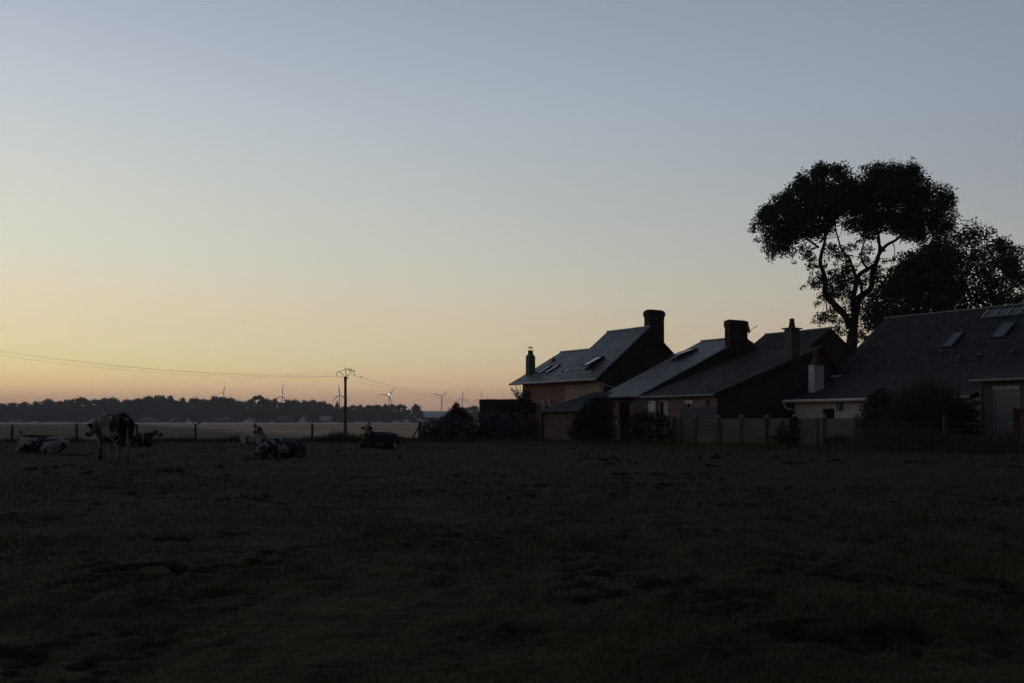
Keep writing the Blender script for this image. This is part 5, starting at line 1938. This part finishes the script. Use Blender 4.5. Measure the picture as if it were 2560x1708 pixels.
# ------------------------------------------------------------------ power line and birds
def power_line():
    D = 128.0
    g = float(terrain(D))
    b = at(863.5, 1058, D)
    t = empty('power_pole', (b.x, D, g), 0, 'tall wooden power pole with an arched steel cross-arm, beyond the wire fence', 'pole')
    s = D / F_PX
    o = Vector((b.x, D, g))
    top = at(863.5, 941.5, D).z - g
    m = MB()
    m.tube([(0, 0, -0.5), (0, 0, top * 0.5), (0, 0, top)], [0.23, 0.19, 0.15], 10)
    m.tube([(0, 0, top - 0.62), (0, 0, top - 0.02)], [0.20, 0.19], 10)
    m.build('pole', M['wood_post'], t)

    def zz(x, y):        # zoomed pixels of the pole head -> local
        p = at(820 + x / 23.5, 910 + y / 23.5, D) - o
        return (p.x, p.y, p.z)
    m = MB()
    m.tube([zz(505, 495), zz(650, 452), zz(800, 400), zz(950, 340), zz(1035, 335), zz(1110, 342), zz(1250, 385), zz(1400, 430), zz(1565, 482)], 0.032, 6)
    m.tube([zz(640, 455), zz(985, 735)], 0.03, 6)
    m.tube([zz(1400, 430), zz(1065, 735)], 0.03, 6)
    m.build('cross_arm', M['wood_dark'], t)
    ends = []
    for (x0, y0), (x1, y1) in (((515, 500), (515, 725)), ((1037, 345), (1037, 555)), ((1545, 490), (1545, 705))):
        m = MB()
        a, c = Vector(zz(x0, y0)), Vector(zz(x1, y1))
        m.tube([a, c], 0.018, 5)
        for k in range(4):
            p = a.lerp(c, 0.35 + k * 0.16)
            m.tube([p + Vector((0, 0, 0.04)), p - Vector((0, 0, 0.04))], [0.03, 0.06], 8)
        m.build('insulator', M['frame_dark'], t)
        ends.append(c + o)
    # spans: left to a pole nearer the camera, outside the frame; right away behind the hedge
    left = [at(-700, 730, 98), at(-700, 738, 97.2), at(-700, 752, 96.4)]
    right = [at(1330, 1016, 205), at(1330, 1012, 206), at(1330, 1022, 204)]
    names = ('outer left', 'centre', 'outer right')
    for i, e in enumerate(ends):
        for far, sag, side in ((left[i], (2.3, 2.5, 2.5)[i], 'left out of the frame'), (right[i], 1.0, 'right towards the clipped hedge')):
            m = MB()
            a, c = Vector(e), Vector(far)
            pts = []
            for k in range(25):
                u = k / 24
                p = a.lerp(c, u)
                p.z -= sag * 4 * u * (1 - u)
                pts.append(p)
            m.tube(pts, 0.008, 4, 0, False)
            w = m.build('power_cable', M['wire'])
            which = ('off the left arm end', 'off the middle insulator', 'off the right arm end')[i]
            tag(w, 'thin power cable %s, running %s' % (which, side), 'cable', 'power cables on the pole')

    def bird(p, yaw, label, spread=False, pitch=0.5):
        m = MB()
        m.tube([(-0.075, 0, 0.02), (-0.035, 0, 0.05), (0.02, 0, 0.085), (0.07, 0, 0.12), (0.095, 0, 0.15)], [0.012, 0.045, 0.055, 0.042, 0.012], 8)
        m.ball((0.085, 0, 0.165), 0.036, 8)
        m.tube([(0.112, 0, 0.165), (0.15, 0, 0.16)], [0.012, 0.003], 5)
        m.raw([(-0.05, -0.018, 0.03), (-0.05, 0.018, 0.03), (-0.17, 0.028, -0.04), (-0.17, -0.028, -0.04), (-0.05, 0, 0.015), (-0.16, 0, -0.05)], [(0, 1, 2, 3), (0, 4, 5, 3), (1, 2, 5, 4)])
        if spread:
            for y in (-1, 1):
                m.raw([(0.05, 0.03 * y, 0.09), (-0.03, 0.03 * y, 0.07), (-0.05, 0.2 * y, 0.14), (0.02, 0.22 * y, 0.15), (-0.04, 0.36 * y, 0.10), (0.01, 0.08 * y, 0.10)], [(0, 1, 2, 3), (3, 2, 4), (5, 1, 2)])
        else:
            for y in (-0.014, 0.014):
                m.tube([(0.01, y, 0.04), (0.012, y, -0.005)], 0.005, 4)
        bd = m.build('bird', M['frame_dark'], None, True)
        bd.location = p
        bd.rotation_euler = (0, 0, yaw)
        tag(bd, label, 'bird', 'small dark birds')
        bd.scale = (1.3,) * 3 if not spread else (1, 1, 1)
        return bd
    pb = lambda x, y, dy=0: o + Vector(zz(x, y)) + Vector((0, dy, 0.03))
    bird(pb(1037, 330), R(80), 'dark bird on the highest point of the pole head')
    bird(pb(1255, 375), R(200), 'dark bird on the right half of the arched arm, nearest its top')
    bird(pb(1360, 410), R(20), 'dark bird on the arched arm, just left of the brace joint')
    bird(pb(1515, 462), R(70), 'dark bird at the right tip of the arched arm')
    bird(pb(1105, 725), R(160), 'dark bird on the right brace, close above the pole top')
    bird(o + Vector((0.22, 0, top - 0.30)), R(30), 'dark bird clinging to the right side of the pole, below its top')
    e = ends[2]
    u = 0.025
    p = Vector(e).lerp(right[2], u)
    p.z -= 4 * u * (1 - u) * 1.0 - 0.02
    bird(p, R(40), 'dark bird on the cable just right of the pole head')
    bird(Vector(at(498, 1061.5, 58.3)), R(0), 'dark bird in low flight beside a thin fence post, left of the cows lying together', True)


power_line()

# ------------------------------------------------------------------ the village and wood in the haze
def far_tree_proto(seed, w, h, n, airy=False):
    rng = np.random.RandomState(seed)
    C, Rr = [], []
    k = 60
    for i in range(k):
        a = rng.uniform(0, 2 * math.pi)
        t = rng.rand()
        z = h * (0.22 + 0.72 * t)
        prof = max(0.25, 1 - max(0, t - 0.35) ** 2.6 * 2.6) if not airy else math.sqrt(max(0.05, 1 - (2 * t - 1.0) ** 2))
        r = w * 0.5 * prof * math.sqrt(rng.rand()) * 0.95
        C.append((r * math.cos(a), r * math.sin(a), z))
        Rr.append(rng.uniform(0.09, 0.17) * w * (0.75 if airy else 1))
    P = clump_points(np.array(C), np.array(Rr), n / (k * np.mean(np.array(Rr) ** 2)), rng, 0.35, 0.8)
    V, Fq = leaf_arrays(P, 1.35, 0.55, rng)
    return V, Fq


def far_wood():
    protos = []
    m = MB()
    m.tube([(0, 0, -2), (0.1, 0, 4), (0, 0.1, 9), (0.2, 0, 14)], [0.6, 0.5, 0.35, 0.15], 6)
    trunk_me = None
    for i, (w, h, n) in enumerate(((19, 20, 3200), (23, 20, 3800), (17, 20, 3000), (27, 20, 4200), (16, 20, 2000))):
        V, Fq = far_tree_proto(100 + i, w, h, n, i == 4)
        me = np_obj('crown', V, Fq, M['leaf_far'])
        if trunk_me is None:
            to = m.build('trunk', M['bark'])
            trunk_me = to.data
            bpy.data.objects.remove(to)
        protos.append(me.data)
        bpy.data.objects.remove(me)
    rng = random.Random(6)
    grp = 'trees of the hazy wood on the skyline'

    def tree(px, top, D, proto, label, wide=1.0):
        p = at(px, top, D)
        g = float(terrain(D))
        t = empty('broadleaf_tree', (p.x, D, g), rng.uniform(0, 6.28), label, 'tree', grp)
        s = (p.z - g) / 20.0
        t.scale = (s * wide, s * wide, s)
        for nm, me in (('crown', protos[proto]), ('trunk', trunk_me)):
            o = bpy.data.objects.new(nm, me)
            COL.objects.link(o)
            o.parent = t
    tree(645, 987.5, 840, 4, 'domed airy tree standing clear above the skyline wood, left of a wind turbine', 1.05)
    tree(1003, 1012, 800, 0, 'rounded tree at the right end of the skyline wood, before the lone turbine', 0.95)
    tree(1040, 1013.5, 800, 1, 'broad flat-topped tree closing the skyline wood on the right, nearest the lone turbine', 0.9)
    sky = [(-60, 1008), (-25, 1013), (5, 1011), (30, 1007.5), (62, 1008), (92, 1004), (120, 1001), (148, 1006), (172, 1002), (205, 996.5), (238, 1000), (262, 999), (284, 997), (318, 1002), (345, 999), (372, 994.5), (400, 992), (428, 991), (458, 996), (488, 996.5),
           (512, 999), (532, 991), (558, 994), (578, 998.5), (602, 1006), (625, 1003), (668, 1000), (690, 997.5), (716, 1000), (738, 1002), (757, 1001), (782, 1003.5), (806, 1006), (822, 1012), (862, 1017), (884, 1014), (904, 1012), (924, 1015), (944, 1013), (962, 1011.5), (980, 1013),
           (1185, 1016), (1212, 1017), (1160, 1021), (1240, 1020), (1270, 1022)]
    same = 'hazy dark tree merged into the wood along the skyline'
    for i, (px, top) in enumerate(sky):
        tree(px, top, rng.uniform(880, 960), rng.choice((0, 1, 1, 2, 3)), same, rng.uniform(0.95, 1.25))
    # lower trees filling the wood in front, round the village roofs
    low = 'lower hazy tree among the village roofs, in front of the skyline wood'
    x = -70
    while x < 990:
        base = 1022 if x < 820 else 1030
        tree(x, base + rng.uniform(-6, 8), rng.uniform(858, 880), rng.choice((0, 1, 2, 3)), low, rng.uniform(1.0, 1.35))
        x += rng.uniform(17, 26)
    x = -60
    while x < 1130:
        tree(x, 1042 + rng.uniform(-4, 7), rng.uniform(838, 850), rng.choice((1, 2, 3)), low, rng.uniform(1.5, 2.2))
        x += rng.uniform(26, 44)


far_wood()


def village():
    rng = random.Random(21)
    white = weathered('far_white_wall', (0.56, 0.54, 0.51), (0.64, 0.62, 0.59), 0.3, 0.9, 0.1, 0)
    grey = weathered('far_grey_wall', (0.13, 0.125, 0.12), (0.17, 0.165, 0.155), 0.3, 0.9, 0.1, 0)
    slate = weathered('far_slate_roof', (0.055, 0.058, 0.065), (0.075, 0.078, 0.085), 0.3, 0.6, 0.3, 0)
    pale = weathered('far_pale_roof', (0.22, 0.22, 0.23), (0.27, 0.27, 0.28), 0.3, 0.6, 0.3, 0)
    blue = weathered('far_blue_grey_roof', (0.11, 0.12, 0.14), (0.14, 0.15, 0.17), 0.3, 0.6, 0.3, 0)

    def house(name, x0, x1, ytop, yeave, ybase, D, wallm, roofm, label, gable=False, depth=9, win=0):
        a, b = at(x0, ybase, D), at(x1, ybase, D)
        g = float(terrain(D))
        h = empty(name, ((a.x + b.x) / 2, D, g), 0, label, 'house' if 'house' in name else ('barn' if 'barn' in name else 'building'), 'village buildings below the skyline wood')
        w = b.x - a.x
        ze, zt = at(0, yeave, D).z - g, at(0, ytop, D).z - g
        m = MB()
        r = MB()
        if gable:
            m.raw([(-w / 2, 0, 0), (w / 2, 0, 0), (w / 2, 0, ze), (0, 0, zt), (-w / 2, 0, ze), (-w / 2, depth, 0), (w / 2, depth, 0), (w / 2, depth, ze), (0, depth, zt), (-w / 2, depth, ze)],
                  [(0, 1, 2, 3, 4), (5, 9, 8, 7, 6), (1, 6, 7, 2), (0, 4, 9, 5)])
            for sx in (-1, 1):
                r.raw([(sx * (w / 2 + 0.3), -0.3, ze - 0.1), (0, -0.3, zt + 0.06), (0, depth + 0.3, zt + 0.06), (sx * (w / 2 + 0.3), depth + 0.3, ze - 0.1),
                       (sx * (w / 2 + 0.3), -0.3, ze + 0.15), (0, -0.3, zt + 0.3), (0, depth + 0.3, zt + 0.3), (sx * (w / 2 + 0.3), depth + 0.3, ze + 0.15)],
                      [(0, 1, 2, 3), (4, 7, 6, 5), (0, 4, 5, 1), (2, 6, 7, 3), (0, 3, 7, 4)])
        else:
            m.box(-w / 2, w / 2, 0, depth, 0, ze)
            m.raw([(-w / 2, 0, ze), (-w / 2, depth, ze), (-w / 2, depth / 2, zt - 0.1), (w / 2, 0, ze), (w / 2, depth, ze), (w / 2, depth / 2, zt - 0.1)], [(0, 1, 2), (3, 5, 4)])
            r.slab([(-0.4, ze - 0.1), (depth / 2, zt), (depth + 0.4, ze - 0.1)], -w / 2 - 0.3, w / 2 + 0.3, 0.2)
        m.build('wall', wallm, h)
        r.build('roof', roofm, h)
        for k in range(win):
            q = MB()
            x = -w / 2 + w * (k + 0.5) / win
            q.box(x - 0.5, x + 0.5, -0.08, -0.02, ze * 0.35, ze * 0.75)
            q.build('window', M['glass'], h)
        if name == 'house' and not gable:
            q = MB()
            q.box(w * 0.3 - 0.4, w * 0.3 + 0.4, depth / 2 - 0.4, depth / 2 + 0.4, zt - 0.5, zt + 1.2)
            q.build('chimney', M['brick_dark'], h)
        return h
    house('house', 26, 52, 1048.5, 1056, 1060, 836, grey, slate, 'dim slate-roofed house at the far left of the village, over the lying white cow', False, 9, 2)
    house('house', 76, 94, 1053.5, 1056.5, 1060, 830, grey, pale, 'small pale-roofed house left of the long blue-grey barn')
    house('barn', 113, 192, 1053, 1057, 1060, 832, grey, blue, 'long low barn with a blue-grey roof, left of the standing cow')
    house('house', 221, 231, 1047.5, 1055, 1060, 834, white, slate, 'narrow pale gable above the head of the standing cow', True)
    house('house', 348, 386, 1044, 1051, 1060, 836, grey, slate, 'wide slate-roofed house right of the standing cow, dotted with windows', False, 10, 4)
    house('house', 428, 446, 1045, 1051, 1060, 838, grey, pale, 'little house with a bright roof edge, above the third fence post gap')
    house('house', 467, 475, 1046, 1053, 1060, 834, white, slate, 'narrow white gable just left of a fence post', True)
    house('house', 529, 541, 1047, 1053, 1060, 836, grey, slate, 'small grey house below the turbine half hidden by trees', True)
    house('house', 553, 574, 1042, 1049, 1060, 838, grey, slate, 'dark slate-roofed house beside the white gabled house', False, 9, 2)
    house('house', 610, 634, 1045.5, 1053, 1060, 832, white, slate, 'white gabled house right above the white-faced lying cow', True, 9, 1)
    house('house', 636, 650, 1044, 1051, 1060, 838, grey, slate, 'grey house leaning on the white gabled house', False)
    house('house', 694, 732, 1041, 1051, 1060, 838, grey, slate, 'broad dark-roofed house in the middle of the village', False, 10, 3)
    house('house', 748, 763, 1041.5, 1052, 1060, 832, white, slate, 'tall pale gable left of the power pole', True, 9, 1)
    house('barn', 800, 830, 1041, 1051, 1056, 838, grey, pale, 'wide barn with a pale roof close left of the power pole')
    house('shed', 802, 842, 1055.5, 1057.5, 1060, 830, grey, pale, 'low white-roofed shed in front of the pale-roofed barn')
    house('shed', 889, 907, 1054, 1056, 1060, 830, white, pale, 'low white shed just right of the power pole', False, 6)
    house('shed', 940, 952, 1053.5, 1056.5, 1060, 830, white, pale, 'short white shed above the head of the black lying cow', False, 6)
    house('shed', 981, 1000, 1052.5, 1055, 1060, 830, white, pale, 'white shed with an arched pale roof at the right of the village', False, 6)
    house('shed', 1008, 1022, 1051, 1054, 1060, 830, white, pale, 'last white shed before the wooden corner post', False, 6)
    house('warehouse', 1058, 1122, 1037.5, 1043, 1049, 900, grey, pale, 'long pale-roofed warehouse right of the skyline wood', False, 20)
    house('warehouse', 1078, 1106, 1033, 1036, 1040, 1100, grey, pale, 'farther smaller warehouse up the slope behind the long one', False, 20)
    house('warehouse', 1178, 1206, 1037, 1043, 1049, 900, grey, blue, 'blue-grey warehouse cut off by the clipped hedge', False, 20)
    # church
    D = 990
    p = at(843, 1058, D)
    g = float(terrain(D))
    c = empty('church', (p.x, D, g), 0, 'church with a dark pointed spire rising above the wood left of the pole', 'church')
    k = D / F_PX
    zt, zb = at(0, 1002, D).z - g, at(0, 1018, D).z - g
    m = MB()
    m.box(-2.1, 2.1, -2.1, 2.1, 0, zb)
    m.build('tower', grey, c)
    m = MB()
    m.box(-2.5, 2.5, -2.5, 2.5, zb + 0.003, zb + 2.2, 0, 0.62)
    m.box(-1.55, 1.55, -1.55, 1.55, zb + 2.203, zt, 0, 0.02)
    m.tube([(0, 0, zt - 0.2), (0, 0, zt + 1.2)], 0.08, 5)
    m.build('spire', slate, c)
    m = MB()
    m.box(2.103, 16, -4, 4, 0, 9)
    m.build('nave', grey, c)
    m = MB()
    m.prism([(-4.3, 9.003), (0, 13.5), (4.3, 9.003)], 2.104, 16.2)
    m.build('roof', slate, c)


village()


# ------------------------------------------------------------------ wind turbines
def turbines():
    steel = new_mat('turbine_white', (0.82, 0.82, 0.82), 0.5, 0.4)[0]
    lamp = bpy.data.materials.new('aviation_lamp')
    lamp.use_nodes = True
    b = lamp.node_tree.nodes['Principled BSDF']
    b.inputs['Emission Color'].default_value = (1.0, 0.98, 0.95, 1)
    b.inputs['Emission Strength'].default_value = 12
    RB = 41.0
    hub = (('wind turbine with one raised blade, mostly hidden behind the wood, farthest left', 555.2, 992, 31, 15, True),
           ('wind turbine rising behind the wood, one blade upright, right of the airy domed tree', 704.6, 990.4, 31, 6, True),
           ('wind turbine crossed by the church spire and the power pole', 848.9, 988, 30, -8, True),
           ('wind turbine with a near level blade to the left, right of the power pole', 972.4, 989, 27.5, 36, True),
           ('wind turbine standing clear with a bright tower, two blades in a wide V', 1103.9, 990.7, 23.7, 49, False),
           ('wind turbine with one upright blade, above the pointed dark shrub', 1156, 996, 23, 3, True),
           ('wind turbine half hidden by the clipped hedge', 1200.8, 998.5, 21.7, 14, True))
    made = {}
    for label, px, py, rpx, rot, lit in hub:
        D = RB * F_PX / rpx
        p = at(px, py, D)
        g = float(terrain(D))
        t = empty('wind_turbine', (p.x, D, g), R(6), label, 'wind turbine', 'wind turbines beyond the wood')
        H = p.z - g
        m = MB()
        m.tube([(0, 4, -3), (0, 4, H * 0.5), (0, 4, H - 1.5)], [2.3, 1.9, 1.35], 12)
        m.build('tower', steel, t, True)
        m = MB()
        m.box(-1.9, 1.9, 0.5, 9.5, H - 1.9, H + 1.9)
        n = m.build('nacelle', steel, t)
        if lit:
            m = MB()
            m.ball((0, 0.6, H + 3.4), 1.25, 10)
            m.tube([(0, 1.2, H + 1.9), (0, 1.2, H + 3)], 0.2, 5)
            m.build('lamp', lamp, n)
        m = MB()
        m.ball((0, -0.8, H), 1.9, 12, 0, (1, 1.2, 1))
        m.build('hub', steel, t, True)
        for k in range(3):
            a = R(rot + 120 * k)
            m = MB()
            pts, L = [], RB
            sx, sz = math.sin(a), math.cos(a)
            sec = ((1.2, 2.0, 1.6), (4, 2.5, 1.3), (9, 3.9, 0.8), (20, 2.8, 0.5), (32, 1.8, 0.35), (41, 0.5, 0.12))
            q = []
            for r_, ch, th in sec:
                cx, cz = sx * r_, H + sz * r_
                tx, tz = sz, -sx
                q.append([(cx + tx * ch * f, -1.0 + th * h, cz + tz * ch * f) for f, h in ((-0.3, 0), (0.0, -0.5), (0.7, 0), (0.0, 0.5))])
            fl = [v for ring in q for v in ring]
            fc = [(i * 4 + j, i * 4 + (j + 1) % 4, i * 4 + 4 + (j + 1) % 4, i * 4 + 4 + j) for i in range(len(sec) - 1) for j in range(4)] + [(0, 3, 2, 1), (20, 21, 22, 23)]
            m.raw(fl, fc)
            m.build('blade', steel, t, True)


turbines()


# ------------------------------------------------------------------ air
def air():
    m = bpy.data.materials.new('haze')
    m.use_nodes = True
    nt = m.node_tree
    nt.nodes.remove(nt.nodes['Principled BSDF'])
    v = nt.nodes.new('ShaderNodeVolumePrincipled')
    v.inputs['Color'].default_value = (0.86, 0.88, 0.92, 1)
    v.inputs['Density'].default_value = 0.00019
    v.inputs['Anisotropy'].default_value = 0.2
    nt.links.new(v.outputs[0], nt.nodes['Material Output'].inputs['Volume'])
    b = MB()
    b.box(-5400, 5400, -120, 5900, -2.2, 165)
    o = b.build('haze', m)
    tag(o, kind='stuff')


    # a thin bank of ground mist lying in the dip of the field on the left
    mm = bpy.data.materials.new('ground_mist')
    mm.use_nodes = True
    nt = mm.node_tree
    nt.nodes.remove(nt.nodes['Principled BSDF'])
    v = nt.nodes.new('ShaderNodeVolumePrincipled')
    v.inputs['Color'].default_value = (0.93, 0.91, 0.90, 1)
    v.inputs['Density'].default_value = 0.0020
    nt.links.new(v.outputs[0], nt.nodes['Material Output'].inputs['Volume'])
    b = MB()
    b.ball((-310, 640, 0.45), 1.0, 40, 0, (330, 185, 1.15))
    tag(b.build('mist', mm, None, True), kind='stuff')


air()
